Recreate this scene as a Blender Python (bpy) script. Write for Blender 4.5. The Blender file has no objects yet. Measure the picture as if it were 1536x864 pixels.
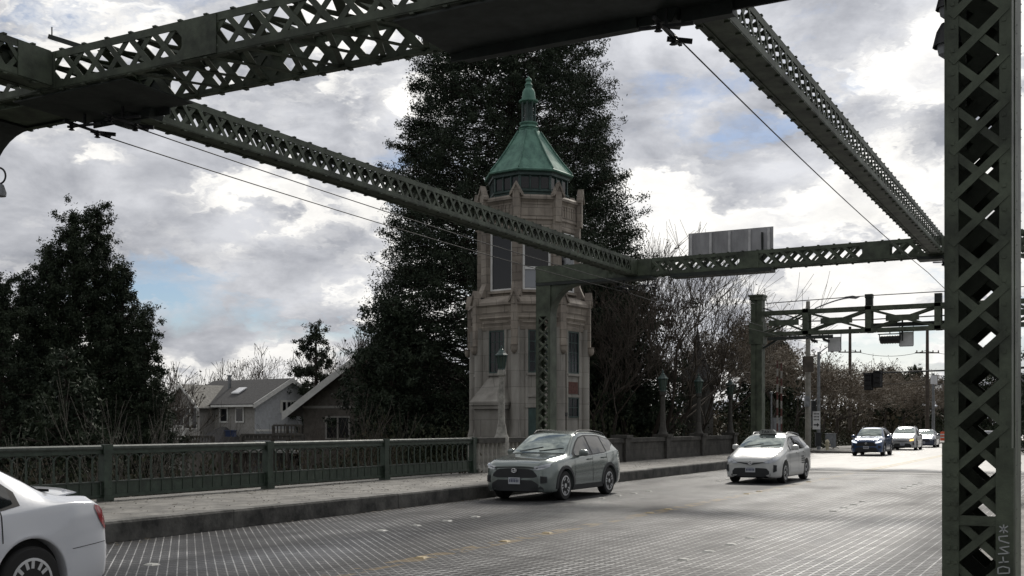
import bpy, bmesh, math, random
import numpy as np
from mathutils import Vector, Matrix

R = math.radians
random.seed(7)
rng = np.random.default_rng(11)
scene = bpy.context.scene
COL = scene.collection

# ------------------------------------------------------------------ camera
YAW = R(28.36)                      # camera looks this far to the left of the road direction (+Y)
FPX = 1634.0                        # focal length in pixels of a 1536 px wide frame
CAM_Z = 1.85
camd = bpy.data.cameras.new('camera')
camd.sensor_width = 36.0
camd.lens = FPX / 1536 * 36.0
camd.shift_y = 205 / 1536
camd.clip_start = 0.1
camd.clip_end = 6000
cam = bpy.data.objects.new('camera', camd)
COL.objects.link(cam)
cam.location = (0, 0, CAM_Z)
cam.rotation_euler = (R(90), 0, YAW)
scene.camera = cam
scene.view_settings.view_transform = 'Standard'
scene.view_settings.look = 'None'
scene.view_settings.exposure = 0.22
scene.view_settings.gamma = 1

def sun_dir(px, elev):
    u = (px - 768) / FPX
    x = -math.sin(YAW) + math.cos(YAW) * u
    y = math.cos(YAW) + math.sin(YAW) * u
    l = math.hypot(x, y)
    return Vector((x / l * math.cos(elev), y / l * math.cos(elev), math.sin(elev)))
SUN = sun_dir(1250, R(38))

# ------------------------------------------------------------------ world
W = bpy.data.worlds.new('World')
scene.world = W
W.use_nodes = True
nt = W.node_tree
nt.nodes.clear()
def nd(t, **k):
    n = nt.nodes.new(t)
    for a, b in k.items():
        if a == 'inp':
            for i, v in b.items():
                n.inputs[i].default_value = v
        else:
            setattr(n, a, b)
    return n
def lk(a, b):
    nt.links.new(a, b)
sky = nd('ShaderNodeTexSky', sky_type='NISHITA', sun_disc=False)
sky.sun_elevation = R(38)
sky.sun_rotation = math.atan2(SUN.x, SUN.y)
sky.air_density = 1.0; sky.dust_density = 0.4
tc = nd('ShaderNodeTexCoord')
sep = nd('ShaderNodeSeparateXYZ'); lk(tc.outputs['Generated'], sep.inputs[0])
def m(op, a, b=None, c=None, clamp=False):
    n = nd('ShaderNodeMath', operation=op); n.use_clamp = clamp
    for i, v in enumerate((a, b, c)):
        if v is None: continue
        if isinstance(v, (int, float)): n.inputs[i].default_value = v
        else: lk(v, n.inputs[i])
    return n.outputs[0]
SKY_OFF1 = (3.1, 1.7, 0); SKY_OFF2 = (9.3, 4.2, 0.4)
comb = nd('ShaderNodeCombineXYZ')
lk(sep.outputs[0], comb.inputs[0]); lk(sep.outputs[1], comb.inputs[1]); lk(m('MULTIPLY', sep.outputs[2], 2.1), comb.inputs[2])
def noise(scale, detail, rough, dist=0.0, off=(0, 0, 0)):
    mp = nd('ShaderNodeMapping'); mp.inputs['Location'].default_value = off
    lk(comb.outputs[0], mp.inputs[0])
    n = nd('ShaderNodeTexNoise'); n.inputs['Scale'].default_value = scale
    n.inputs['Detail'].default_value = detail; n.inputs['Roughness'].default_value = rough
    n.inputs['Distortion'].default_value = dist
    lk(mp.outputs[0], n.inputs['Vector'])
    return n.outputs['Fac']
def ramp(v, *st):
    n = nd('ShaderNodeValToRGB'); e = n.color_ramp.elements
    e[0].position, e[0].color = st[0][0], (*st[0][1], 1)
    e[1].position, e[1].color = st[-1][0], (*st[-1][1], 1)
    for p, c in st[1:-1]:
        x = e.new(p); x.color = (*c, 1)
    lk(v, n.inputs[0]); return n.outputs[0]
# cumulus: a low grey deck with blue gaps, billowing white heads on top of it
warp = noise(7.0, 6, 0.6, 0.0, (1.1, 2.2, 3.3))
def wnoise(scale, detail, rough, off, amt):
    mp = nd('ShaderNodeMapping'); mp.inputs['Location'].default_value = off
    lk(comb.outputs[0], mp.inputs[0])
    ad = nd('ShaderNodeVectorMath', operation='MULTIPLY_ADD'); cw = nd('ShaderNodeCombineXYZ')
    for i in range(3): lk(m('SUBTRACT', warp, 0.5), cw.inputs[i])
    lk(cw.outputs[0], ad.inputs[0]); ad.inputs[1].default_value = (amt, -amt, amt); lk(mp.outputs[0], ad.inputs[2])
    n = nd('ShaderNodeTexNoise'); n.inputs['Scale'].default_value = scale; n.inputs['Detail'].default_value = detail; n.inputs['Roughness'].default_value = rough
    lk(ad.outputs[0], n.inputs['Vector']); return n.outputs['Fac']
cover = wnoise(3.4, 10, 0.55, SKY_OFF1, 0.25)
puff = wnoise(4.6, 12, 0.52, SKY_OFF2, 0.30)
body = noise(9.0, 10, 0.6, 0.2, (5.0, 1.0, 2.0))
mask0 = ramp(cover, (0.355, (0, 0, 0)), (0.44, (1, 1, 1)))
mask = m('MAXIMUM', mask0, ramp(sep.outputs[2], (0.02, (1, 1, 1)), (0.10, (0, 0, 0))))
deck_c = ramp(body, (0.35, (4.1, 4.25, 4.7)), (0.62, (6.7, 6.8, 7.15)))
puff_c = ramp(puff, (0.50, (7.6, 7.6, 7.7)), (0.545, (10.6, 10.4, 10.0)), (0.60, (9.6, 9.45, 9.2)), (0.68, (7.0, 7.0, 7.2)))
pm = ramp(puff, (0.45, (0, 0, 0)), (0.525, (1, 1, 1)))
mx = nd('ShaderNodeMixRGB'); lk(pm, mx.inputs[0]); lk(deck_c, mx.inputs[1]); lk(puff_c, mx.inputs[2])
bmod = nd('ShaderNodeMapRange'); lk(body, bmod.inputs[0]); bmod.inputs['From Min'].default_value = .3; bmod.inputs['From Max'].default_value = .7; bmod.inputs['To Min'].default_value = .86; bmod.inputs['To Max'].default_value = 1.12
cs_ = nd('ShaderNodeVectorMath', operation='SCALE'); lk(mx.outputs[0], cs_.inputs[0]); lk(bmod.outputs[0], cs_.inputs['Scale'])
cl = cs_.outputs[0]
# clouds are brighter towards the hidden sun
sd = nd('ShaderNodeVectorMath', operation='DOT_PRODUCT'); lk(tc.outputs['Generated'], sd.inputs[0]); sd.inputs[1].default_value = SUN
glow = m('POWER', m('MULTIPLY', m('ADD', sd.outputs['Value'], 1.0), 0.5), 3.0)
glow = m('ADD', m('MULTIPLY', glow, 0.55), 0.55)
cm = nd('ShaderNodeVectorMath', operation='SCALE'); lk(cl, cm.inputs[0]); lk(glow, cm.inputs['Scale'])
mix = nd('ShaderNodeMixRGB'); lk(mask, mix.inputs[0]); skd = nd('ShaderNodeVectorMath', operation='MULTIPLY'); lk(sky.outputs[0], skd.inputs[0]); skd.inputs[1].default_value = (0.62, 0.66, 0.74); lk(skd.outputs[0], mix.inputs[1]); lk(cm.outputs[0], mix.inputs[2])
bg = nd('ShaderNodeBackground'); bg.inputs['Strength'].default_value = 0.09
lk(mix.outputs[0], bg.inputs['Color'])
wo = nd('ShaderNodeOutputWorld'); lk(bg.outputs[0], wo.inputs['Surface'])

sd_ = bpy.data.lights.new('sun', 'SUN'); sd_.energy = 2.4; sd_.angle = R(8); sd_.color = (1, 0.95, 0.87)
sun = bpy.data.objects.new('sun', sd_); COL.objects.link(sun)
sun.rotation_euler = (-SUN).to_track_quat('-Z', 'Y').to_euler()
sun.location = (0, 40, 60)

# ------------------------------------------------------------------ helpers
CS, SN = math.cos(YAW), math.sin(YAW)
RT = Vector((CS, SN, 0)); FW = Vector((-SN, CS, 0))
def P(px, py, t):
    """point seen at photo pixel (px, py) at forward distance t"""
    u = (px - 768) / FPX; v = (637 - py) / FPX
    return Vector((t * (-SN + CS * u), t * (CS + SN * u), CAM_Z + t * v))
def PY(px, py, Y):
    u = (px - 768) / FPX
    return P(px, py, Y / (CS + SN * u))

def setp(o, label=None, cat=None, group=None, kind=None):
    if label: o['label'] = label
    if cat: o['category'] = cat
    if group: o['group'] = group
    if kind: o['kind'] = kind
    return o

class MB:
    def __init__(s): s.v = []; s.f = []
    def add(s, vs, fs):
        n = len(s.v); s.v += [tuple(x) for x in vs]; s.f += [tuple(n + i for i in f) for f in fs]
        return s
    def box(s, x0, x1, y0, y1, z0, z1):
        return s.add([(x0, y0, z0), (x1, y0, z0), (x1, y1, z0), (x0, y1, z0), (x0, y0, z1), (x1, y0, z1), (x1, y1, z1), (x0, y1, z1)],
                     [(0, 3, 2, 1), (4, 5, 6, 7), (0, 1, 5, 4), (1, 2, 6, 5), (2, 3, 7, 6), (3, 0, 4, 7)])
    def obox(s, o, ax, ay, az):
        o, ax, ay, az = map(Vector, (o, ax, ay, az))
        vs = [o, o + ax, o + ax + ay, o + ay]; vs += [q + az for q in vs]
        return s.add(vs, [(0, 3, 2, 1), (4, 5, 6, 7), (0, 1, 5, 4), (1, 2, 6, 5), (2, 3, 7, 6), (3, 0, 4, 7)])
    def bar(s, a, b, w, h, up=(0, 0, 1)):
        a, b = Vector(a), Vector(b); d = (b - a).normalized(); up = Vector(up)
        x = d.cross(up)
        if x.length < 1e-4: x = d.cross(Vector((1, 0, 0)))
        x.normalize(); z = x.cross(d)
        return s.obox(a - x * w / 2 - z * h / 2, b - a, x * w, z * h)
    def tube(s, pts, rs, n=8, cap=True):
        pts = [Vector(p) for p in pts]
        if isinstance(rs, (int, float)): rs = [rs] * len(pts)
        b = len(s.v); ref = None
        for i, p in enumerate(pts):
            d = (pts[min(i + 1, len(pts) - 1)] - pts[max(i - 1, 0)]).normalized()
            if ref is None:
                ref = d.orthogonal().normalized()
            ref = (ref - d * ref.dot(d)).normalized(); q = d.cross(ref)
            for k in range(n):
                a = 2 * math.pi * k / n
                s.v.append(tuple(p + (ref * math.cos(a) + q * math.sin(a)) * rs[i]))
        for i in range(len(pts) - 1):
            for k in range(n):
                s.f.append((b + i * n + k, b + i * n + (k + 1) % n, b + (i + 1) * n + (k + 1) % n, b + (i + 1) * n + k))
        if cap:
            s.f.append(tuple(b + k for k in range(n))[::-1]); s.f.append(tuple(b + (len(pts) - 1) * n + k for k in range(n)))
        return s
    def lathe(s, prof, c=(0, 0, 0), n=16, axis='z', phase=0.0):
        b = len(s.v); cx, cy, cz = c
        for (r, h) in prof:
            for k in range(n):
                a = 2 * math.pi * k / n + phase
                p = (r * math.cos(a), r * math.sin(a), h)
                if axis == 'x': p = (h, r * math.cos(a), r * math.sin(a))
                if axis == 'y': p = (r * math.cos(a), h, r * math.sin(a))
                s.v.append((p[0] + cx, p[1] + cy, p[2] + cz))
        for i in range(len(prof) - 1):
            for k in range(n):
                s.f.append((b + i * n + k, b + i * n + (k + 1) % n, b + (i + 1) * n + (k + 1) % n, b + (i + 1) * n + k))
        s.f.append(tuple(b + k for k in range(n))[::-1]); s.f.append(tuple(b + (len(prof) - 1) * n + k for k in range(n)))
        return s
    def poly(s, pts, th):
        """flat polygon with thickness vector"""
        pts = [Vector(p) for p in pts]; th = Vector(th); n = len(pts)
        fs = [tuple(range(n))[::-1], tuple(range(n, 2 * n))]
        fs += [(i, (i + 1) % n, n + (i + 1) % n, n + i) for i in range(n)]
        return s.add(pts + [p + th for p in pts], fs)
    def build(s, name, mat, parent=None, smooth=False, **k):
        me = bpy.data.meshes.new(name)
        me.from_pydata(s.v, [], s.f); me.validate()
        bm = bmesh.new(); bm.from_mesh(me); bmesh.ops.recalc_face_normals(bm, faces=bm.faces); bm.to_mesh(me); bm.free()
        return link(name, me, mat, parent, smooth, **k)

def link(name, me, mat, parent=None, smooth=False, **k):
    me.materials.append(mat)
    if smooth:
        me.polygons.foreach_set('use_smooth', [True] * len(me.polygons))
        if smooth is not True:
            me.set_sharp_from_angle(angle=R(smooth))
    o = bpy.data.objects.new(name, me); COL.objects.link(o)
    if parent is not None:
        o.parent = parent
        o.matrix_parent_inverse = Matrix.Identity(4)
        if not getattr(parent, 'is_local', False):
            pass
    return setp(o, **k)

def empty(name, loc=(0, 0, 0), rz=0.0, **k):
    o = bpy.data.objects.new(name, None); COL.objects.link(o)
    o.location = loc; o.rotation_euler = (0, 0, rz); o.empty_display_size = 0.2
    return setp(o, **k)

def clusters(mb):
    """separate solids of a mesh, those that touch kept together"""
    n = len(mb.v); par = list(range(n))
    def find(i):
        while par[i] != i: par[i] = par[par[i]]; i = par[i]
        return i
    for f in mb.f:
        r = find(f[0])
        for i in f[1:]: par[find(i)] = r
    isl = {}
    for i in range(n): isl.setdefault(find(i), []).append(i)
    V_ = np.array(mb.v); ks = list(isl)
    if len(ks) < 2 or len(ks) > 260: return [mb]
    bb = [(V_[isl[k]].min(0) - .008, V_[isl[k]].max(0) + .008) for k in ks]
    p2 = list(range(len(ks)))
    def f2(i):
        while p2[i] != i: i = p2[i]
        return i
    for i in range(len(ks)):
        for j in range(i):
            if (bb[i][0] <= bb[j][1]).all() and (bb[j][0] <= bb[i][1]).all(): p2[f2(i)] = f2(j)
    gr = {}
    for i in range(len(ks)): gr.setdefault(f2(i), set()).add(ks[i])
    if len(gr) < 2 or len(gr) > 24: return [mb]
    out = []
    owner = {k: g for g, s_ in gr.items() for k in s_}; byg = {g: MB() for g in gr}; mp = {}
    for i in range(n):
        q = byg[owner[find(i)]]; mp[i] = len(q.v); q.v.append(mb.v[i])
    for f in mb.f: byg[owner[find(f[0])]].f.append(tuple(mp[i] for i in f))
    return list(byg.values())
NOSPLIT = {'column', 'graffiti_tag', 'arrow', 'crossbeam', 'frieze_relief', 'string_course', 'cage', 'boards', 'band', 'corner_pier', 'lattice_girder'}
def wpart(mb, name, mat, root, smooth=False, **k):
    """builds a part whose mesh is in world coordinates under an unrotated root"""
    l = root.location
    if name not in NOSPLIT:
        cs = clusters(mb)
        if len(cs) > 1:
            r = None
            for c in cs:
                c.v = [(x - l[0], y - l[1], z - l[2]) for x, y, z in c.v]; o = c.build(name, mat, root, smooth, **k); r = r or o
            return r
    mb.v = [(x - l[0], y - l[1], z - l[2]) for x, y, z in mb.v]
    return mb.build(name, mat, root, smooth, **k)

def sub(mb, name, mat, part, smooth=False, **k):
    """sub-part: same local space as its part"""
    r = part.parent
    l = r.location
    mb.v = [(x - l[0], y - l[1], z - l[2]) for x, y, z in mb.v]
    return mb.build(name, mat, part, smooth, **k)

def copy_tree(o, parent=None, **k):
    c = o.copy(); COL.objects.link(c)
    if parent is not None: c.parent = parent
    for ch in list(o.children): copy_tree(ch, c)
    return setp(c, **k)

# ------------------------------------------------------------------ materials
def mat(name, col, rough=0.6, metal=0.0, var=0.0, scale=3.0, col2=None, bump=0.0, bscale=30.0, spec=0.5, coat=0.0, ior=None, emit=None, stretch=None, detail=6, lo=0.35, hi=0.65):
    ma = bpy.data.materials.new(name); ma.use_nodes = True
    t = ma.node_tree; b = t.nodes['Principled BSDF']
    b.inputs['Base Color'].default_value = (*col, 1); b.inputs['Roughness'].default_value = rough
    b.inputs['Metallic'].default_value = metal; b.inputs['Specular IOR Level'].default_value = spec
    b.inputs['Coat Weight'].default_value = coat; b.inputs['Coat Roughness'].default_value = 0.06
    if ior: b.inputs['IOR'].default_value = ior
    if emit: b.inputs['Emission Color'].default_value = (*emit[:3], 1); b.inputs['Emission Strength'].default_value = emit[3]
    g = t.nodes.new('ShaderNodeTexCoord')
    mp = t.nodes.new('ShaderNodeMapping'); t.links.new(g.outputs['Object'], mp.inputs[0])
    if stretch: mp.inputs['Scale'].default_value = stretch
    if var or col2:
        n = t.nodes.new('ShaderNodeTexNoise'); n.inputs['Scale'].default_value = scale; n.inputs['Detail'].default_value = detail
        n.inputs['Roughness'].default_value = 0.65
        t.links.new(mp.outputs[0], n.inputs['Vector'])
        r = t.nodes.new('ShaderNodeValToRGB'); t.links.new(n.outputs['Fac'], r.inputs[0])
        c2 = col2 or tuple(c * (1 - var) for c in col)
        c1 = tuple(min(1, c * (1 + var)) for c in col) if not col2 else col
        r.color_ramp.elements[0].position = lo; r.color_ramp.elements[0].color = (*c2, 1)
        r.color_ramp.elements[1].position = hi; r.color_ramp.elements[1].color = (*c1, 1)
        t.links.new(r.outputs[0], b.inputs['Base Color'])
        rr = t.nodes.new('ShaderNodeMapRange'); t.links.new(n.outputs['Fac'], rr.inputs[0])
        rr.inputs['To Min'].default_value = min(1, rough * 1.2); rr.inputs['To Max'].default_value = rough * 0.8
        t.links.new(rr.outputs[0], b.inputs['Roughness'])
    if bump:
        n2 = t.nodes.new('ShaderNodeTexNoise'); n2.inputs['Scale'].default_value = bscale; n2.inputs['Detail'].default_value = 5
        t.links.new(mp.outputs[0], n2.inputs['Vector'])
        bp = t.nodes.new('ShaderNodeBump'); bp.inputs['Strength'].default_value = bump; bp.inputs['Distance'].default_value = 0.02
        t.links.new(n2.outputs['Fac'], bp.inputs['Height']); t.links.new(bp.outputs[0], b.inputs['Normal'])
    return ma

def joints(ma, step, wz, dark=.55, vert=None):
    """masonry joints: thin darker courses in the material"""
    t = ma.node_tree; b = t.nodes['Principled BSDF']; src = b.inputs['Base Color'].links[0].from_socket
    g = t.nodes.new('ShaderNodeNewGeometry'); s_ = t.nodes.new('ShaderNodeSeparateXYZ'); t.links.new(g.outputs['Position'], s_.inputs[0])
    def q(op, a, b_=None):
        n = t.nodes.new('ShaderNodeMath'); n.operation = op
        for i, v in enumerate((a, b_)):
            if v is None: continue
            if isinstance(v, (int, float)): n.inputs[i].default_value = v
            else: t.links.new(v, n.inputs[i])
        return n.outputs[0]
    ln = q('LESS_THAN', q('FRACT', q('DIVIDE', s_.outputs[2], step)), wz / step)
    row = q('FLOOR', q('DIVIDE', s_.outputs[2], step))
    h = q('ADD', q('ADD', q('MULTIPLY', s_.outputs[0], .8), q('MULTIPLY', s_.outputs[1], .6)), q('MULTIPLY', row, .31))
    lv = q('LESS_THAN', q('FRACT', q('DIVIDE', h, vert or step * 2)), wz / (vert or step * 2))
    a = q('MULTIPLY', q('MAXIMUM', ln, lv), 1 - dark)
    wn = t.nodes.new('ShaderNodeTexWhiteNoise'); cx = t.nodes.new('ShaderNodeCombineXYZ'); t.links.new(row, cx.inputs[0]); t.links.new(q('FLOOR', q('DIVIDE', h, vert or step * 2)), cx.inputs[1]); t.links.new(cx.outputs[0], wn.inputs['Vector'])
    a2 = q('ADD', a, q('MULTIPLY', wn.outputs['Value'], .22))
    mx_ = t.nodes.new('ShaderNodeMixRGB'); t.links.new(a2, mx_.inputs[0]); t.links.new(src, mx_.inputs[1]); mx_.inputs[2].default_value = (.03, .026, .022, 1)
    t.links.new(mx_.outputs[0], b.inputs['Base Color'])
M = {}
M['steel'] = mat('green_painted_steel', (0.058, 0.072, 0.048), 0.6, var=0.5, scale=2.5, bump=0.15, bscale=60)
M['steel_dark'] = mat('dark_green_steel', (0.018, 0.024, 0.021), 0.6, var=0.35, scale=4)  # darker tone of the green steel
M['rail'] = mat('rail_green_paint', (0.030, 0.048, 0.033), 0.45, var=0.35, scale=6, bump=0.1, bscale=80)
M['rail_cap'] = mat('paler_rail_cap', (0.05, 0.062, 0.052), 0.62, metal=0.0, var=0.3, scale=9)  # slightly paler than the other rail paint
M['black'] = mat('black_metal', (0.012, 0.013, 0.015), 0.5, var=0.3, scale=6)
M['galv'] = mat('galvanised_steel', (0.20, 0.21, 0.22), 0.5, metal=0.2, var=0.25, scale=4)
M['signback'] = mat('sign_back_aluminium', (0.32, 0.32, 0.33), 0.5, metal=0.1, var=0.3, scale=1.6, stretch=(1, 1, 0.4))
M['signrib'] = mat('sign_stiffener', (0.5, 0.5, 0.5), 0.45, metal=0.2, var=0.2)
M['signpale'] = mat('pale_sign_back', (0.72, 0.73, 0.75), 0.45, var=0.1)
M['signface'] = mat('white_sign_face', (0.6, 0.6, 0.6), 0.5)
M['concrete'] = mat('weathered_concrete', (0.21, 0.20, 0.18), 0.78, col2=(0.085, 0.082, 0.074), scale=2.2, bump=0.4, bscale=25, detail=10)
M['curb'] = mat('dark_stained_curb', (0.12, 0.116, 0.105), 0.75, col2=(0.022, 0.022, 0.020), scale=2.1, bump=0.5, bscale=14, detail=10)
M['parapet'] = mat('dark_parapet_stone', (0.085, 0.080, 0.070), 0.8, col2=(0.035, 0.034, 0.030), scale=2.2, bump=0.4, bscale=12)  # dark grey-brown stone, mottled at random
joints(M['parapet'], .4, .02, .5, .9)
M['baluster'] = mat('pale_cast_stone', (0.30, 0.29, 0.26), 0.8, var=0.35, scale=5)
M['stone'] = mat('tower_limestone', (0.40, 0.352, 0.295), 0.8, col2=(0.19, 0.163, 0.138), scale=1.1, bump=0.35, bscale=10, detail=9, stretch=(1, 1, 0.55))
M['stone_low'] = mat('tower_shaft_concrete', (0.41, 0.39, 0.35), 0.8, col2=(0.20, 0.187, 0.165), scale=0.9, bump=0.3, bscale=9, detail=9, stretch=(1, 1, 0.3))
joints(M['stone'], .34, .022); joints(M['stone_low'], .68, .02, .6, 1.5)
M['copper'] = mat('verdigris_copper', (0.13, 0.265, 0.205), 0.7, col2=(0.05, 0.115, 0.095), scale=3.2, metal=0.1, detail=10, stretch=(1, 1, 0.35), lo=0.3, hi=0.6)
M['copper_dark'] = mat('dark_oxidised_copper', (0.032, 0.062, 0.055), 0.5, var=0.4, scale=3)
M['brick'] = mat('red_brick_panel', (0.11, 0.05, 0.04), 0.85, var=0.3, scale=12)
M['whiteframe'] = mat('white_window_frame', (0.72, 0.72, 0.70), 0.5, var=0.1)
M['glass'] = mat('dark_window_glass', (0.008, 0.009, 0.012), 0.16, spec=0.5, ior=1.5)
M['glass_sky'] = mat('blind_behind_glass', (0.22, 0.24, 0.27), 0.12, ior=1.5, coat=0.5)
M['lampglass'] = mat('milky_green_lamp_glass', (0.055, 0.085, 0.066), 0.25, var=0.3)
M['bark'] = mat('dark_bark', (0.045, 0.034, 0.027), 0.9, var=0.4, scale=4, stretch=(1, 1, 0.2))
M['twig'] = mat('grey_brown_twigs', (0.075, 0.062, 0.050), 0.85, var=0.3, scale=2)
M['twig_warm'] = mat('budding_brown_twigs', (0.185, 0.155, 0.120), 0.85, var=0.4, scale=0.5)
M['twig_pale'] = mat('pale_bare_stems', (0.11, 0.10, 0.085), 0.85, var=0.3, scale=2)
def leafmat(n, a, b, sc=0.6):
    ma = mat(n, a, 0.7, col2=b, scale=sc, spec=0.2)
    return ma
M['sequoia'] = leafmat('sequoia_foliage', (0.052, 0.070, 0.042), (0.018, 0.027, 0.019), 1.3)
M['conifer'] = leafmat('dark_conifer_needles', (0.050, 0.066, 0.038), (0.018, 0.027, 0.018), 1.3)
M['pine'] = leafmat('pine_needles', (0.040, 0.052, 0.030), (0.020, 0.028, 0.018), 0.8)
M['ivy'] = leafmat('evergreen_shrub_leaves', (0.055, 0.062, 0.032), (0.022, 0.028, 0.016), 0.9)
M['bramble'] = leafmat('brown_bramble', (0.095, 0.078, 0.050), (0.035, 0.032, 0.022), 0.7)
M['budleaf'] = leafmat('brown_buds', (0.185, 0.15, 0.112), (0.085, 0.068, 0.052), 0.4)
M['rooftile'] = mat('dark_shingle_roof', (0.045, 0.044, 0.044), 0.8, var=0.3, scale=7, bump=0.3, bscale=20)
M['rooftile2'] = mat('weathered_grey_shingle', (0.15, 0.145, 0.13), 0.8, var=0.25, scale=6)
M['siding'] = mat('grey_blue_siding', (0.50, 0.52, 0.54), 0.7, var=0.12, scale=5)
M['siding2'] = mat('taupe_siding', (0.30, 0.29, 0.27), 0.7, var=0.15, scale=5)
M['darksiding'] = mat('dark_brown_siding', (0.12, 0.108, 0.095), 0.8, var=0.3, scale=3)
M['trim'] = mat('pale_house_trim', (0.68, 0.68, 0.65), 0.6, var=0.12)
M['plank'] = mat('old_fence_boards', (0.095, 0.088, 0.078), 0.85, var=0.3, scale=4)
M['bluetarp'] = mat('blue_plastic', (0.02, 0.04, 0.11), 0.5)
M['rubber'] = mat('tyre_rubber', (0.012, 0.012, 0.012), 0.75)
M['chassis'] = mat('underbody_black', (0.008, 0.008, 0.008), 0.8)
M['cladding'] = mat('grey_black_plastic', (0.022, 0.024, 0.026), 0.55)
M['alloy'] = mat('alloy_wheel', (0.62, 0.63, 0.64), 0.3, metal=0.5)
M['chrome'] = mat('chrome', (0.6, 0.6, 0.6), 0.15, metal=1.0)
M['headlamp'] = mat('headlamp_lens', (0.42, 0.44, 0.47), 0.1, metal=0.4, coat=1)
M['headlamp_on'] = mat('lit_headlamp', (0.8, 0.8, 0.8), 0.2, emit=(0.9, 0.95, 1.0, 1.2))
M['turn_on'] = mat('lit_amber_lamp', (0.8, 0.5, 0.2), 0.2, emit=(1.0, 0.6, 0.2, 1.3))
M['taillamp'] = mat('red_tail_lamp', (0.25, 0.012, 0.018), 0.12, coat=1, var=0.2, scale=15)
M['plate'] = mat('licence_plate', (0.50, 0.52, 0.55), 0.5)
M['plateink'] = mat('plate_ink', (0.05, 0.06, 0.12), 0.5)
M['carglass'] = mat('car_window_glass', (0.010, 0.012, 0.013), 0.04, ior=1.7)
M['windshield'] = mat('windshield_glass', (0.42, 0.47, 0.44), 0.06, metal=0.55, col2=(0.22, 0.26, 0.25), scale=1.6, lo=.42, hi=.58)  # pale part-metallic base colour stands in for the sky's reflection
M['paint_green'] = mat('grey_green_car_paint', (0.20, 0.232, 0.222), 0.24, metal=0.5, coat=0.9)
M['paint_taxi'] = mat('off_white_taxi_paint', (0.55, 0.56, 0.55), 0.35, coat=0.8)
M['paint_white'] = mat('white_car_paint', (0.62, 0.64, 0.68), 0.3, coat=0.9)
M['paint_blue'] = mat('deep_blue_car_paint', (0.022, 0.065, 0.17), 0.28, metal=0.3, coat=1)
M['paint_silver'] = mat('silver_van_paint', (0.42, 0.43, 0.44), 0.3, metal=0.3, coat=0.9)
M['paint_navy'] = mat('navy_sedan_paint', (0.035, 0.05, 0.09), 0.25, metal=0.3, coat=1)
M['taxisign'] = mat('taxi_sign_plastic', (0.22, 0.23, 0.22), 0.4)
M['ink'] = mat('dark_lettering', (0.02, 0.02, 0.02), 0.5)
M['graffiti'] = mat('pale_graffiti_paint', (0.38, 0.40, 0.40), 0.5)
M['gatewhite'] = mat('gate_arm_white', (0.34, 0.33, 0.31), 0.6, var=0.2)
M['gatered'] = mat('gate_arm_red', (0.13, 0.05, 0.045), 0.6)
M['wood_pole'] = mat('wood_utility_pole', (0.075, 0.06, 0.048), 0.9, var=0.3, scale=3)
M['beige'] = mat('beige_metal_pole', (0.26, 0.25, 0.22), 0.6, var=0.2)
M['orange'] = mat('orange_plastic', (0.65, 0.10, 0.03), 0.5)
M['yellowish'] = mat('pale_hydrant_paint', (0.55, 0.50, 0.36), 0.5, var=0.2)
M['wire'] = mat('overhead_wire', (0.02, 0.02, 0.02), 0.6)
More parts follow.
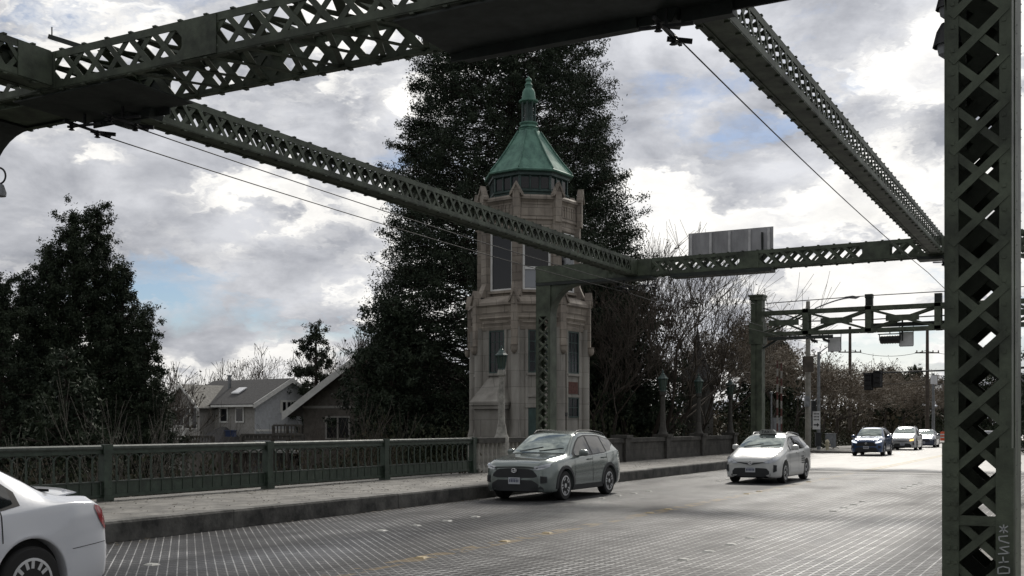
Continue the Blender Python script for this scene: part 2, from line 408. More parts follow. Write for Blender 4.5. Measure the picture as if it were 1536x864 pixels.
# ================================================================== ground, road
def road_materials():
    # open steel grating: fine bearing bars, cross bars, diagonal tie bars, worn lanes
    ma = bpy.data.materials.new('steel_grating_deck'); ma.use_nodes = True
    t = ma.node_tree; b = t.nodes['Principled BSDF']
    def N(ty, **k):
        n = t.nodes.new(ty)
        for a, v in k.items(): setattr(n, a, v)
        return n
    def mm(op, a, b_=None, c=None):
        n = N('ShaderNodeMath', operation=op)
        for i, v in enumerate((a, b_, c)):
            if v is None: continue
            if isinstance(v, (int, float)): n.inputs[i].default_value = v
            else: t.links.new(v, n.inputs[i])
        return n.outputs[0]
    g = N('ShaderNodeNewGeometry'); s = N('ShaderNodeSeparateXYZ'); t.links.new(g.outputs['Position'], s.inputs[0])
    x, y = s.outputs[0], s.outputs[1]
    def line(c, period, width):          # 1 on a bar of that width
        f = mm('FRACT', mm('DIVIDE', c, period))
        return mm('LESS_THAN', f, width / period)
    bar_l = line(x, 0.085, 0.018)
    bar_c = line(y, 0.17, 0.030)
    dg = line(mm('ADD', x, y), 0.17, 0.022)
    dg2 = line(mm('SUBTRACT', x, y), 0.15, 0.020)
    xb = line(x, 0.15, 0.018)
    nz = N('ShaderNodeTexNoise'); nz.inputs['Scale'].default_value = 0.42; nz.inputs['Detail'].default_value = 6
    mp = N('ShaderNodeMapping'); mp.inputs['Scale'].default_value = (1.0, 0.42, 1)
    t.links.new(g.outputs['Position'], mp.inputs[0]); t.links.new(mp.outputs[0], nz.inputs['Vector'])
    big = nz.outputs['Fac']
    left = N('ShaderNodeMapRange'); left.inputs['From Min'].default_value = -8.6; left.inputs['From Max'].default_value = -7.0
    left.inputs['To Min'].default_value = 1; left.inputs['To Max'].default_value = 0
    t.links.new(x, left.inputs[0])
    L = left.outputs[0]; Rr = mm('SUBTRACT', 1.0, L)
    # teeth make the bar broken up in small dashes
    teeth = mm('GREATER_THAN', mm('FRACT', mm('DIVIDE', y, 0.052)), 0.40)
    barsL = mm('MAXIMUM', mm('MULTIPLY', dg, mm('ADD', 0.35, mm('MULTIPLY', teeth, 0.45))), mm('MULTIPLY', mm('MAXIMUM', bar_l, mm('MULTIPLY', bar_c, teeth)), 0.22))
    barsR = mm('MAXIMUM', mm('MULTIPLY', xb, mm('ADD', 0.45, mm('MULTIPLY', teeth, 0.4))), mm('MULTIPLY', mm('MAXIMUM', mm('MULTIPLY', dg2, teeth), bar_c), 0.50))
    bars = mm('ADD', mm('MULTIPLY', barsL, L), mm('MULTIPLY', barsR, Rr))
    track = mm('ADD', 1.0, mm('MULTIPLY', mm('COSINE', mm('MULTIPLY', mm('ADD', x, 0.35), 2 * math.pi / 1.42)), 0.22))
    bars = mm('MULTIPLY', bars, track)
    joint = mm('MAXIMUM', line(mm('ADD', y, 1.1), 2.42, 0.05), line(mm('ADD', x, 1.5), 2.42, 0.04))
    wear = N('ShaderNodeMapRange'); t.links.new(big, wear.inputs[0])
    wear.inputs['From Min'].default_value = 0.36; wear.inputs['From Max'].default_value = 0.66
    wear.inputs['To Min'].default_value = 0.2; wear.inputs['To Max'].default_value = 1.5
    bars = mm('MULTIPLY', bars, wear.outputs[0])
    n3 = N('ShaderNodeTexNoise'); n3.inputs['Scale'].default_value = 1.7; n3.inputs['Detail'].default_value = 7; n3.inputs['Roughness'].default_value = .7
    t.links.new(g.outputs['Position'], n3.inputs['Vector'])
    w3 = N('ShaderNodeMapRange'); t.links.new(n3.outputs['Fac'], w3.inputs[0]); w3.inputs['From Min'].default_value = .35; w3.inputs['From Max'].default_value = .62
    w3.inputs['To Min'].default_value = .30; w3.inputs['To Max'].default_value = 1.15
    bars = mm('MULTIPLY', bars, w3.outputs[0])
    mix = N('ShaderNodeMixRGB'); t.links.new(bars, mix.inputs[0])
    mix.inputs[1].default_value = (0.020, 0.020, 0.022, 1); mix.inputs[2].default_value = (0.62, 0.62, 0.61, 1)
    # worn yellow centre stripe
    yel = mm('LESS_THAN', mm('ABSOLUTE', mm('ADD', x, 8.28)), 0.17)
    fine = N('ShaderNodeTexNoise'); fine.inputs['Scale'].default_value = 2.2; fine.inputs['Detail'].default_value = 8
    t.links.new(g.outputs['Position'], fine.inputs['Vector'])
    yel = mm('MULTIPLY', yel, mm('MULTIPLY', mm('GREATER_THAN', fine.outputs['Fac'], 0.50), 0.34))
    mix2 = N('ShaderNodeMixRGB'); t.links.new(yel, mix2.inputs[0]); t.links.new(mix.outputs[0], mix2.inputs[1]); mix2.inputs[2].default_value = (0.30, 0.20, 0.06, 1)
    mix3 = N('ShaderNodeMixRGB'); t.links.new(mm('MULTIPLY', joint, 0.85), mix3.inputs[0]); t.links.new(mix2.outputs[0], mix3.inputs[1]); mix3.inputs[2].default_value = (0.02, 0.02, 0.02, 1)
    t.links.new(mix3.outputs[0], b.inputs['Base Color'])
    ro = N('ShaderNodeMapRange'); t.links.new(big, ro.inputs[0]); ro.inputs['From Min'].default_value = 0.35; ro.inputs['From Max'].default_value = 0.65
    ro.inputs['To Min'].default_value = 0.62; ro.inputs['To Max'].default_value = 0.30
    t.links.new(ro.outputs[0], b.inputs['Roughness'])
    b.inputs['Metallic'].default_value = 0.0
    t.links.new(mm('ADD', 0.10, mm('MULTIPLY', bars, 0.5)), b.inputs['Specular IOR Level'])
    bp = N('ShaderNodeBump'); bp.inputs['Strength'].default_value = 0.5; bp.inputs['Distance'].default_value = 0.02
    t.links.new(bars, bp.inputs['Height']); t.links.new(bp.outputs[0], b.inputs['Normal'])
    M['grating'] = ma
road_materials()
M['pavement'] = mat('pale_worn_concrete_road', (0.27, 0.264, 0.248), 0.46, col2=(0.15, 0.147, 0.14), scale=0.5, stretch=(1.5, 0.25, 1), bump=0.15, bscale=30, detail=10)
M['asphalt_patch'] = mat('dark_joint_asphalt', (0.050, 0.049, 0.047), 0.6, var=0.4, scale=1.2, stretch=(0.3, 1.5, 1), detail=10)
M['yellowline'] = mat('worn_yellow_paint', (0.42, 0.33, 0.13), 0.55, var=0.3, scale=2)
M['whiteline'] = mat('worn_white_paint', (0.5, 0.5, 0.48), 0.5, var=0.3, scale=2)
M['terrain'] = mat('winter_undergrowth_soil', (0.070, 0.062, 0.042), 0.95, col2=(0.030, 0.032, 0.020), scale=0.25, bump=0.6, bscale=1.5, detail=12)
M['marker'] = mat('white_ceramic_marker', (0.42, 0.42, 0.39), 0.7, var=.4, scale=9)
M['markeryel'] = mat('yellow_marker', (0.36, 0.28, 0.15), 0.7, var=.4, scale=9)
M['water'] = mat('canal_water', (0.02, 0.03, 0.03), 0.08, bump=0.2, bscale=2)

def hgt(x, y):
    """ground height: canal cut under the bridge, banks rising to street level beyond"""
    s = np.clip((y - 12) / 26.0, 0, 1); s = s * s * (3 - 2 * s)
    land = -3.4 + 0.6 * np.sin(x * 0.11) + 0.5 * np.sin(y * 0.09 + 1)
    d = np.clip((y - 46) / 12.0, 0, 1); d = d * d * (3 - 2 * d)        # abutment fill
    near = np.clip((-x - 20) / 14.0, 0, 1); near = near * near * (3 - 2 * near)
    street = -0.12
    top = street * (1 - near) + land * near
    far = np.clip((y - 120) / 160.0, 0, 1)
    land2 = land * (1 - d) + top * d
    land2 = land2 * (1 - far) + (-0.12) * far
    east = np.clip((x - 4) / 14.0, 0, 1)
    land2 = np.where(x > 3, (land * (1 - d) + street * d), land2)
    return -9.0 * (1 - s) + land2 * s

def terrain():
    xs = np.concatenate([np.linspace(-900, -150, 16)[:-1], np.linspace(-150, 60, 90), np.linspace(60, 900, 18)[1:]])
    ys = np.concatenate([np.linspace(-600, -20, 12)[:-1], np.linspace(-20, 180, 90), np.linspace(180, 2400, 22)[1:]])
    X, Y = np.meshgrid(xs, ys); Z = hgt(X, Y)
    v = np.stack([X, Y, Z], -1).reshape(-1, 3); nx = len(xs)
    f = [(j * nx + i, j * nx + i + 1, (j + 1) * nx + i + 1, (j + 1) * nx + i) for j in range(len(ys) - 1) for i in range(nx - 1)]
    me = bpy.data.meshes.new('ground'); me.from_pydata(v.tolist(), [], f)
    link('ground', me, M['terrain'], smooth=True, kind='structure')
terrain()
MB().box(-400, 400, -300, 20, -8.2, -8.0).build('water', M['water'], kind='structure')

# bridge deck: grating roadway as a real slab
CURB_F, CURB_N = -13.65, -1.5
MB().box(CURB_F, CURB_N, -30, 43.0, -0.12, 0.0).build('road', M['grating'], kind='structure')
MB().box(CURB_F - 0.2, CURB_N + .2, 43.0, 45.2, -0.14, -0.002).build('road', M['asphalt_patch'], kind='structure')
MB().box(CURB_F, CURB_N + 0.2, 45.2, 400, -0.14, 0.002).build('road', M['pavement'], kind='structure')
MB().box(-90, CURB_F, 59.5, 72, -0.14, 0.006).build('road', M['pavement'], kind='structure')
MB().box(CURB_N - 12.1, CURB_N, 42.8, 43.0, 0.0, 0.008).build('road', M['steel_dark'], kind='structure').name = 'expansion_joint'
# beyond the bridge: paint
a = MB()
for dx in (-0.14, 0.14):
    a.box(-8.28 + dx - 0.055, -8.28 + dx + 0.055, 45.6, 300, 0.0065, 0.0075)
a.build('road_marking', M['yellowline'], kind='structure')
a = MB()
for y in np.arange(47, 300, 9):
    for x in (-11.0, -5.0):
        a.box(x - 0.05, x + 0.05, y, y + 3, 0.0065, 0.0075)
a.box(CURB_F + .3, CURB_F + .42, 46, 58, 0.0065, 0.0075)
a.build('road_marking', M['whiteline'], kind='structure')

# far sidewalk with its tall curb, to the side street
def slab(x0, x1, y0, y1, z1, name, mtl, seg=1.5):
    o = MB()
    y = y0
    while y < y1 - 0.01:
        e = min(y + seg, y1); o.box(x0, x1, y + 0.006, e - 0.006, -0.25, z1); y = e
    return o
s_ = slab(-17.95, CURB_F - 0.22, -6, 57.8, 0.33, 'pavement', None, 2.4)
s_.build('sidewalk', M['concrete'], kind='structure')
def curbrun(x, sgn, y0, y1, zt, seg):
    """bevelled curb stones with open joints"""
    o = MB(); y = y0; r = random.Random(4)
    while y < y1 - 0.01:
        e = min(y + seg, y1); dz = r.uniform(-.008, .008); dx = r.uniform(-.006, .006)
        prof = [(0.22, -0.3), (0, -0.3), (0.0, zt - 0.05), (0.018, zt - 0.012), (0.05, zt), (0.22, zt)]
        n = len(prof); b = len(o.v)
        for yy in (y + 0.008, e - 0.008):
            for (px, pz) in prof: o.v.append((x + dx - sgn * px, yy, pz + dz))
        o.f += [(b + i, b + (i + 1) % n, b + n + (i + 1) % n, b + n + i) for i in range(n)]
        o.f += [tuple(b + i for i in range(n)), tuple(b + n + i for i in range(n))[::-1]]
        y = e
    return o
curbrun(CURB_F, 1, -6, 54, 0.335, 5.2).build('curb', M['curb'], kind='structure')
# rounded curb end at the side street
o = MB()
pts = []
for k in range(9):
    an = k / 8 * math.pi / 2
    pts.append((CURB_F - 3.8 + 3.8 * math.cos(an), 54 + 3.8 * math.sin(an)))
for (x0, y0), (x1, y1) in zip(pts, pts[1:]):
    o.bar((x0 - 0.06, y0, 0.05), (x1 - 0.06, y1, 0.05), 0.2, 0.57)
o.build('curb', M['curb'], kind='structure')
MB().poly([(x - 0.12, y, 0.0) for x, y in pts] + [(-17.9, 57.8, 0), (-17.9, 54, 0)], (0, 0, 0.326)).build('sidewalk', M['concrete'], kind='structure')
# near sidewalk, on which the photographer stands
slab(CURB_N + 0.22, 3.0, -8, 60, 0.33, 'pavement', None, 2.4).build('sidewalk', M['concrete'], kind='structure')
curbrun(CURB_N, -1, -6, 60, 0.335, 5.2).build('curb', M['curb'], kind='structure')
# far footpath beyond the side street
slab(-18.5, CURB_F, 72, 260, 0.13, 'pavement', None, 6).build('sidewalk', M['concrete'], kind='structure')
slab(CURB_N, 5, 60, 260, 0.13, 'pavement', None, 6).build('sidewalk', M['concrete'], kind='structure')
# steel floor beams under the deck
g_ = MB()
for y in np.arange(-6, 44, 4.8): g_.box(-17.9, 3, y - .15, y + .15, -1.1, -0.26)
g_.box(-17.95, -17.6, -6, 44, -1.4, -0.26); g_.box(2.6, 2.95, -6, 44, -1.4, -0.26)
g_.build('deck_girder', M['steel_dark'], kind='structure')
MB().box(-18.2, 3.2, 44.0, 46.2, -9, -0.27).build('abutment', M['parapet'], kind='structure')

# raised lane markers on the grating, in groups of four
mk = []
def marker(x, y, mtl, lab, grp, dark=False):
    o = MB().poly([(x - .055, y - .09, 0.001), (x + .055, y - .09, 0.001), (x + .055, y + .09, 0.001), (x - .055, y + .09, 0.001)], (0, 0, 0.016))
    q = MB(); a_ = [(x - .085, y - .075, .002), (x + .085, y - .075, .002), (x + .085, y + .075, .002), (x - .085, y + .075, .002)]
    b_ = [(x - .055, y - .045, .022), (x + .055, y - .045, .022), (x + .055, y + .045, .022), (x - .055, y + .045, .022)]
    q.add(a_ + b_, [(0, 3, 2, 1), (4, 5, 6, 7), (0, 1, 5, 4), (1, 2, 6, 5), (2, 3, 7, 6), (3, 0, 4, 7)])
    return q.build('road_marker', mtl, label=lab, cat='road marker', group=grp)
for y0 in (14.2, 23.7, 33.2):
    for k in range(4):
        marker(-5.0, y0 + k * 1.08, M['marker'], '%s white marker in %s group of the lane line right of centre stripe' % (('nearest', 'second', 'third', 'farthest')[k], {14.2: 'nearest', 23.7: 'middle', 33.2: 'farthest'}[y0]), 'white markers of the right lane line')
for y0 in (9.3, 15.6, 25.1, 34.6):
    for k in range(4 if y0 > 15 else 2):
        marker(-11.0, y0 + k * 1.08, M['marker'], '%s white marker in the %s group of the lane line next to the far curb' % (('first', 'second', 'third', 'fourth')[k], {9.3: 'nearest', 15.6: 'second', 25.1: 'third', 34.6: 'farthest'}[y0]), 'white markers of the far lane line')
for k, y in enumerate((12.7, 15.1, 16.6, 21.4, 22.5, 28.5, 29.7, 35.5)):
    marker(-8.28, y, M['markeryel'], 'small yellowish marker on the worn yellow centre stripe, %s from the near end' % ('first', 'second', 'third', 'fourth', 'fifth', 'sixth', 'seventh', 'eighth')[k], 'markers of the centre stripe')

# ================================================================== railing
RX = -17.4
def railing():
    root = empty('bridge_railing', (RX, 5.6, 0.33)); setp(root, 'long dark green steel railing with arched balusters along the far sidewalk', 'railing')
    ys = [5.6 + 4.8 * i for i in range(6)]
    cap = MB()
    prof = [(-.075, 1.02), (.075, 1.02), (.09, 1.05), (.085, 1.09), (.04, 1.115), (-.04, 1.115), (-.085, 1.09), (-.09, 1.05)]
    for y0, y1 in zip(ys, ys[1:]):
        n = len(prof); b = len(cap.v)
        for yy in (y0 + .004, y1 - .004):
            for (x, z) in prof: cap.v.append((RX + x, yy, .33 + z))
        cap.f += [(b + i, b + (i + 1) % n, b + n + (i + 1) % n, b + n + i) for i in range(n)] + [tuple(b + i for i in range(n)), tuple(b + n + i for i in range(n))]
    wpart(cap, 'handrail', M['rail_cap'], root)
    low = MB().box(RX - .05, RX + .05, ys[0], ys[-1], .94 + .33, 1.018 + .33)
    low.box(RX - .03, RX + .03, ys[0], ys[-1], .33 + .07, .33 + .13)
    wpart(low, 'top_channel', M['rail'], root)
    mid = MB().box(RX - .03, RX + .035, ys[0], ys[-1], .33 + .375, .33 + .40)
    wpart(mid, 'middle_rail', M['rail_cap'], root)
    for y in ys:
        p = MB().box(RX - .07, RX + .10, y - .095, y + .095, .33, 1.34)
        p.box(RX - .09, RX + .125, y - .125, y + .125, .33, .33 + .10)
        p.box(RX - .08, RX + .11, y - .115, y + .115, 1.28, 1.455)
        for dz in (.25, .55, .8):
            p.box(RX + .10, RX + .108, y - .07, y - .05, .33 + dz, .35 + dz); p.box(RX + .10, RX + .108, y + .05, y + .07, .33 + dz, .35 + dz)
        wpart(p, 'post', M['rail'], root)
    for y0 in ys[:-1]:
        pn = MB().box(RX - .012, RX + .0, y0 + .11, y0 + 4.69, .33 + .13, .33 + .373)
        wpart(pn, 'lower_panel', M['rail'], root)
    base = None
    for i, y0 in enumerate(ys[:-1]):
        if i == 0: ks = range(9, 16)
        else: ks = range(1, 16)
        for k in ks:
            y = y0 + .3 * k
            if base is None:
                q = MB()
                q.bar((0, 0, .13), (0, 0, .86), .034, .022, (1, 0, 0))
                q.bar((.013, 0, .40), (.013, 0, .50), .05, .03, (1, 0, 0))
                arc = [(0, 0, .80)] + [(0, .15 * (1 - math.cos(a)), .80 + .13 * math.sin(a)) for a in np.linspace(.2, math.pi / 2, 6)]
                for s in (1, -1):
                    for (a0, b0) in zip(arc, arc[1:]):
                        q.bar((0, s * a0[1], a0[2]), (0, s * b0[1], b0[2]), .022, .026, (1, 0, 0))
                o = q.build('baluster', M['rail'], root); base = o
            else:
                o = base.copy(); COL.objects.link(o); o.parent = root
            o.location = (0, y - 5.6, 0)
railing()

# pale stone balustrade by the tower, then the long solid parapet
def balustrade():
    root = empty('stone_balustrade', (RX, 32.1, .33)); setp(root, 'pale stone balustrade between the green railing and the tower', 'balustrade')
    y0, y1 = 29.75, 34.4
    wpart(MB().box(RX - .16, RX + .16, y0 + .0, y1, 1.26, 1.42), 'coping', M['parapet'], root)
    wpart(MB().box(RX - .17, RX + .17, y0, y1, .33, .47), 'plinth', M['baluster'], root)
    base = None
    for k in range(16):
        y = y0 + .2 + k * .285
        prof = [(.07, .47), (.07, .53), (.045, .57), (.05, .70), (.068, .82), (.05, .95), (.045, 1.08), (.07, 1.17), (.08, 1.20), (.08, 1.258)]
        if base is None:
            base = MB().lathe([(r, z - .33) for r, z in prof], (0, 0, 0), 10).build('baluster', M['baluster'], root, 40)
            o = base
        else:
            o = base.copy(); COL.objects.link(o); o.parent = root
        o.location = (0, y - 32.1, 0)
balustrade()
def parapet():
    root = empty('parapet_wall', (RX, 46, .33)); setp(root, 'long low dark masonry parapet right of the tower with a flat coping', 'wall')
    y0, y1 = 34.4, 57.0
    w = MB()
    w.box(RX - .17, RX + .17, y0, y1, .33, 1.12)
    w.box(RX - .20, RX + .20, y0, y1, .33, .47)
    wpart(w, 'wall_panel', M['parapet'], root)
    c = MB()
    y = y0
    while y < y1 - .1:
        e = min(y + 2.4, y1); c.box(RX - .24, RX + .24, y + .006, e - .006, 1.12, 1.29); y = e
    wpart(c, 'coping', M['parapet'], root)
    for y in (36.6, 41.8, 46.6, 51.6, 56.8):
        p = MB().box(RX - .30, RX + .30, y - .3, y + .3, .33, 1.30).box(RX - .36, RX + .36, y - .36, y + .36, 1.30, 1.42)
        wpart(p, 'pier', M['parapet'], root)
parapet()

# ================================================================== overhead steel
def lattice_face(o, a, ax, n, L, Wd, period, bw=.055, bt=.012, off=0.0, fl=.055):
    """X lacing between two flange strips. a = corner, ax = unit length axis, n = unit width axis"""
    a = Vector(a); ax = Vector(ax); n = Vector(n); nn = ax.cross(n).normalized()
    a = a + nn * off
    for q in (0, Wd - fl):
        o.obox(a + n * q - nn * bt * .5, ax * L, n * fl, nn * bt)
    k = max(1, int(round(L / period))); st = L / k
    for i in range(k):
        s0 = a + ax * (i * st)
        for j, (q0, q1) in enumerate(((fl * .4, Wd - fl * .4), (Wd - fl * .4, fl * .4))):
            p0 = s0 + n * q0 + nn * (bt * (1.1 if j else -1.1) * .5); p1 = s0 + ax * st + n * q1 + nn * (bt * (1.1 if j else -1.1) * .5)
            d = (p1 - p0).normalized(); w = nn.cross(d).normalized()
            o.obox(p0 - w * bw / 2 - nn * bt / 2 - d * .01, (p1 - p0) + d * .02, w * bw, nn * bt)
    return o

def rivets(o, a, ax, L, step, nn, up, s=.022):
    a = Vector(a); ax = Vector(ax); nn = Vector(nn); up = Vector(up)
    k = int(L / step)
    for i in range(k):
        p = a + ax * (step * (i + .5))
        o.obox(p - ax * s / 2 - up * s / 2, ax * s, up * s, nn * .012)

def box_girder(p0, p1, width, height, period, plates=(), laced=('f', 'b'), solid=('t',), ribs=True, bw=.075, mid=False):
    """p0,p1: bottom centre line; returns MB. faces: f,b = sides; t,u = top, under"""
    p0, p1 = Vector(p0), Vector(p1); ax = (p1 - p0); L = ax.length; ax.normalize()
    up = Vector((0, 0, 1))
    if abs(ax.z) > .9: up = Vector((0, 1, 0))
    sd = ax.cross(up).normalized()
    o = MB()
    hw = width / 2
    faces = {'f': (p0 + sd * hw, up, height, sd), 'b': (p0 - sd * hw, up, height, -sd),
             't': (p0 - sd * hw + up * height, sd, width, up), 'u': (p0 - sd * hw, sd, width, -up)}
    if mid: faces['m'] = (p0, up, height, sd)
    for k, (c, n, w, out) in faces.items():
        if k in laced or k == 'm':
            lattice_face(o, c, ax, n, L, w, period, bw * (1.45 if k in 'bm' else 1))
        elif k in solid:
            o.obox(c - out * .012, ax * L, n * w, out * .012)
    # corner angles
    for s in (-1, 1):
        for h in (0, 1):
            c = p0 + sd * (s * hw) + up * (h * height)
            o.obox(c - sd * (s * .075), ax * L, sd * (s * .083), up * (.014 if h else -.014))
            o.obox(c - up * (.085 if h else -.0), ax * L, up * .085, sd * (s * .014))
            if ribs:
                k = int(L / .42)
                for i in range(k):
                    p = c + ax * (.42 * (i + .5)) + up * (.014 if h else -.014)
                    o.obox(p - sd * s * .05, ax * .055, sd * (s * .07), up * (.02 if h else -.02))
    for (q0, q1) in plates:
        for s in (-1, 1):
            c = p0 + sd * (s * (hw + .016)) + ax * q0
            o.obox(c, ax * (q1 - q0), up * height, sd * (s * .012))
    return o

ZB = 6.25; BH = .47
A0, A1 = 9.70, 10.87       # front and back planes of portal A
def portal_near():
    root = empty('steel_portal', (-8, (A0 + A1) / 2, .33)); setp(root, 'nearest riveted portal frame with deep lattice crossbeam and thick latticed column at right', 'portal frame')
    yc = (A0 + A1) / 2; wd = A1 - A0
    # crossbeam: lattice girder, open below
    xl, xr = -15.5, -.62
    L = xr - xl
    def X(x): return x - xl
    g = box_girder((xl, yc, ZB), (xr, yc, ZB), wd, BH, .40, plates=[(X(-12.5), X(-12.0)), (X(-9.75), X(-9.2)), (X(-6.2), X(-5.6)), (X(-3.9), X(-3.3)), (0, .7), (L - .7, L)], solid=())
    # cross ties on the top
    for x in np.arange(xl + .6, xr - .3, .62):
        g.box(x - .04, x + .04, A0 + .03, A1 - .03, ZB + BH - .06, ZB + BH - .01)
        g.bar((x, A0 + .05, ZB + BH - .08), (x + .6, A1 - .05, ZB + BH - .08), .13, .012)
        g.bar((x + .6, A0 + .05, ZB + BH - .095), (x, A1 - .05, ZB + BH - .095), .13, .012)
    for x in np.arange(-10.7, -6.9, .62):
        g.bar((x, A0 + .05, ZB + .02), (x + .6, A1 - .05, ZB + .02), .07, .012)
        g.bar((x + .6, A0 + .05, ZB + .035), (x, A1 - .05, ZB + .035), .07, .012)
    g.box(xl, -11.0, A0 + .4, A1 + .02, ZB + .03, ZB + .045)
    wpart(g, 'crossbeam', M['steel'], root)
    # dark gusset and cover plates near the junctions and the loaded span
    q = MB()
    q.box(-12.9, -10.8, A0 + .04, A1 + .05, ZB - .055, ZB - .035)
    q.box(-6.7, -1.9, A0 + .02, A1 + .05, ZB - .06, ZB - .035)
    q.box(-6.7, -1.9, A1 + .02, A1 + .05, ZB - .15, ZB + BH)
    q.box(-6.5, -4.35, A1 - .02, A1 + .10, ZB - .17, ZB - .06)
    q.box(-3.85, -3.3, A1 - .02, A1 + .10, ZB - .20, ZB - .06)
    q.box(-12.7, -11.2, A1 + .02, A1 + .04, ZB - .15, ZB + BH - .05)
    for x in np.arange(-6.4, -2, .5): q.box(x, x + .05, A1 + .05, A1 + .07, ZB - .12, ZB + .3)
    # ragged hanging brackets
    for (x, w, h) in ((-12.2, .35, .2), (-11.6, .18, .13), (-4.1, .25, .16)):
        q.poly([(x, A1 - .1, ZB - .05), (x + w, A1 - .1, ZB - .05), (x + w * .7, A1 - .1, ZB - .05 - h), (x + w * .2, A1 - .1, ZB - .05 - h * .8)], (0, .25, 0))
    wpart(q, 'gusset_plate', M['steel_dark'], root)
    def column(xc, w, name='column'):
        o = MB()
        x0, x1 = xc - w / 2, xc + w / 2
        top = 9.4 if xc > -5 else 7.2
        for y in (A0, (A0 + A1) / 2 , A1):
            lattice_face(o, (x0, y, .33), (0, 0, 1), (1, 0, 0), top - .33, w, .385, .064 if y == A0 else .125, .014, fl=.08)
        for x, s in ((x0, -1), (x1, 1)):
            o.box(min(x, x + s * .012), max(x, x + s * .012), A0 - .008, A1 + .008, .33, top)
        o.box(x0 - .03, x0, A0 + .0, A0 + .10, .33, top); 
        for y in (A0 - .014, A1 + .002):
            for x in (x0 + .02, x1 - .06):
                for z in np.arange(.5, top, .193):
                    o.obox((x, y, z), (.03, 0, 0), (0, 0, .03), (0, .012, 0))
        # cover strip at the right edge
        o.box(x1 + .012, x1 + .022, A0 + .25, A0 + .42, .33, top)
        c = wpart(o, name, M['steel'], root)
        b = MB()
        if xc > -5:
            b.box(x0 - .045, x0 + .085, A0 - .03, A0 + .03, .33, 1.70)
            b.box(x1 - .105, x1 + .03, A0 - .03, A0 + .03, .33, 1.66)
            b.box(x0 + .085, x1 - .105, A0 - .024, A0 + .02, .33, .60)
            b.box(x0 + .085, x1 - .105, A0 - .02, A0 + .014, 1.02, 1.10)
            for z in np.arange(.7, 1.65, .12):
                b.obox((x0 - .01, A0 - .042, z), (.028, 0, 0), (0, 0, .028), (0, .012, 0)); b.obox((x0 + .045, A0 - .042, z), (.028, 0, 0), (0, 0, .028), (0, .012, 0))
        b.box(x0 - .1, x1 + .1, A0 - .1, A1 + .1, .331, .38)
        b = wpart(b, 'base_plate', M['steel'], root)
        return c
    column(-.877, .47)
    column(-15.2, .47)
    # riveted cap brackets up the column's left edge with two hooded lamps
    for zc, r in ((5.32, .0), (4.95, .0)): pass
    # curved knee brackets
    def knee(xc, s, r=.95):
        for yy in (A0 + .02, A1 - .05):
            pts = [(xc, yy, ZB)] + [(xc + s * (r - r * math.sin(a)), yy, ZB - r + r * math.cos(a)) for a in np.linspace(0, math.pi / 2, 12)]
            kb = MB().poly(pts, (0, .03, 0))
            yield kb
    k = MB()
    for xc, s in ((-14.96, 1), (-1.12, -1)):
        for kb in knee(xc, s):
            n = len(k.v); k.v += kb.v; k.f += [tuple(n + i for i in f) for f in kb.f]
        arc = [(xc + s * (.95 - .95 * math.sin(a)), ZB - .95 + .95 * math.cos(a)) for a in np.linspace(0, math.pi / 2, 10)]
        for (x0, z0), (x1, z1) in zip(arc, arc[1:]):
            k.bar((x0, (A0 + A1) / 2, z0), (x1, (A0 + A1) / 2, z1), A1 - A0, .02)
    wpart(k, 'knee_bracket', M['steel_dark'], root)
    # graffiti tag on the column base
    g = MB(); x0 = -.877 + .235 - .098; yy = A0 - .034
    def stroke(pts, w=.010):
        for p, q_ in zip(pts, pts[1:]):
            g.bar((x0 + p[0] * .095, yy, p[1]), (x0 + q_[0] * .095, yy, q_[1]), w, .002, (0, 1, 0)) if False else g.obox(Vector((x0 + p[0] * .105, yy, p[1])) - (Vector((q_[0] * .105 - p[0] * .105, 0, q_[1] - p[1])).normalized().cross(Vector((0, 1, 0)))) * w / 2, Vector(((q_[0] - p[0]) * .105, 0, q_[1] - p[1])), Vector(((q_[0] - p[0]) * .105, 0, q_[1] - p[1])).normalized().cross(Vector((0, 1, 0))) * w, (0, -.003, 0))
    z = .50
    stroke([(.1 + .5 + .45 * math.cos(a), z + .09 * math.sin(a)) for a in np.linspace(0, 2 * math.pi, 14)])
    stroke([(.3, z - .03), (.9, z + .0)]); stroke([(.35, z + .04), (.8, z + .03), (.9, z - .02)])
    z = .64; stroke([(.1, z), (.9, z + .01), (.9, z + .05), (.45, z + .06), (.1, z + .045), (.1, z)])
    z = .73; stroke([(.15, z), (.85, z + .012)]); stroke([(.5, z), (.45, z + .05)])
    z = .80; stroke([(.1, z), (.9, z + .01)]); stroke([(.9, z + .01), (.2, z + .05)]); stroke([(.2, z + .05), (.9, z + .065)])
    z = .89; stroke([(.9, z), (.2, z + .02), (.15, z + .05), (.8, z + .06)])
    z = .98; stroke([(.5, z - .01), (.5, z + .06)]); stroke([(.2, z + .045), (.8, z + .0)]); stroke([(.2, z), (.8, z + .05)])
    wpart(g, 'graffiti_tag', M['graffiti'], root)
    return root
portal_near()

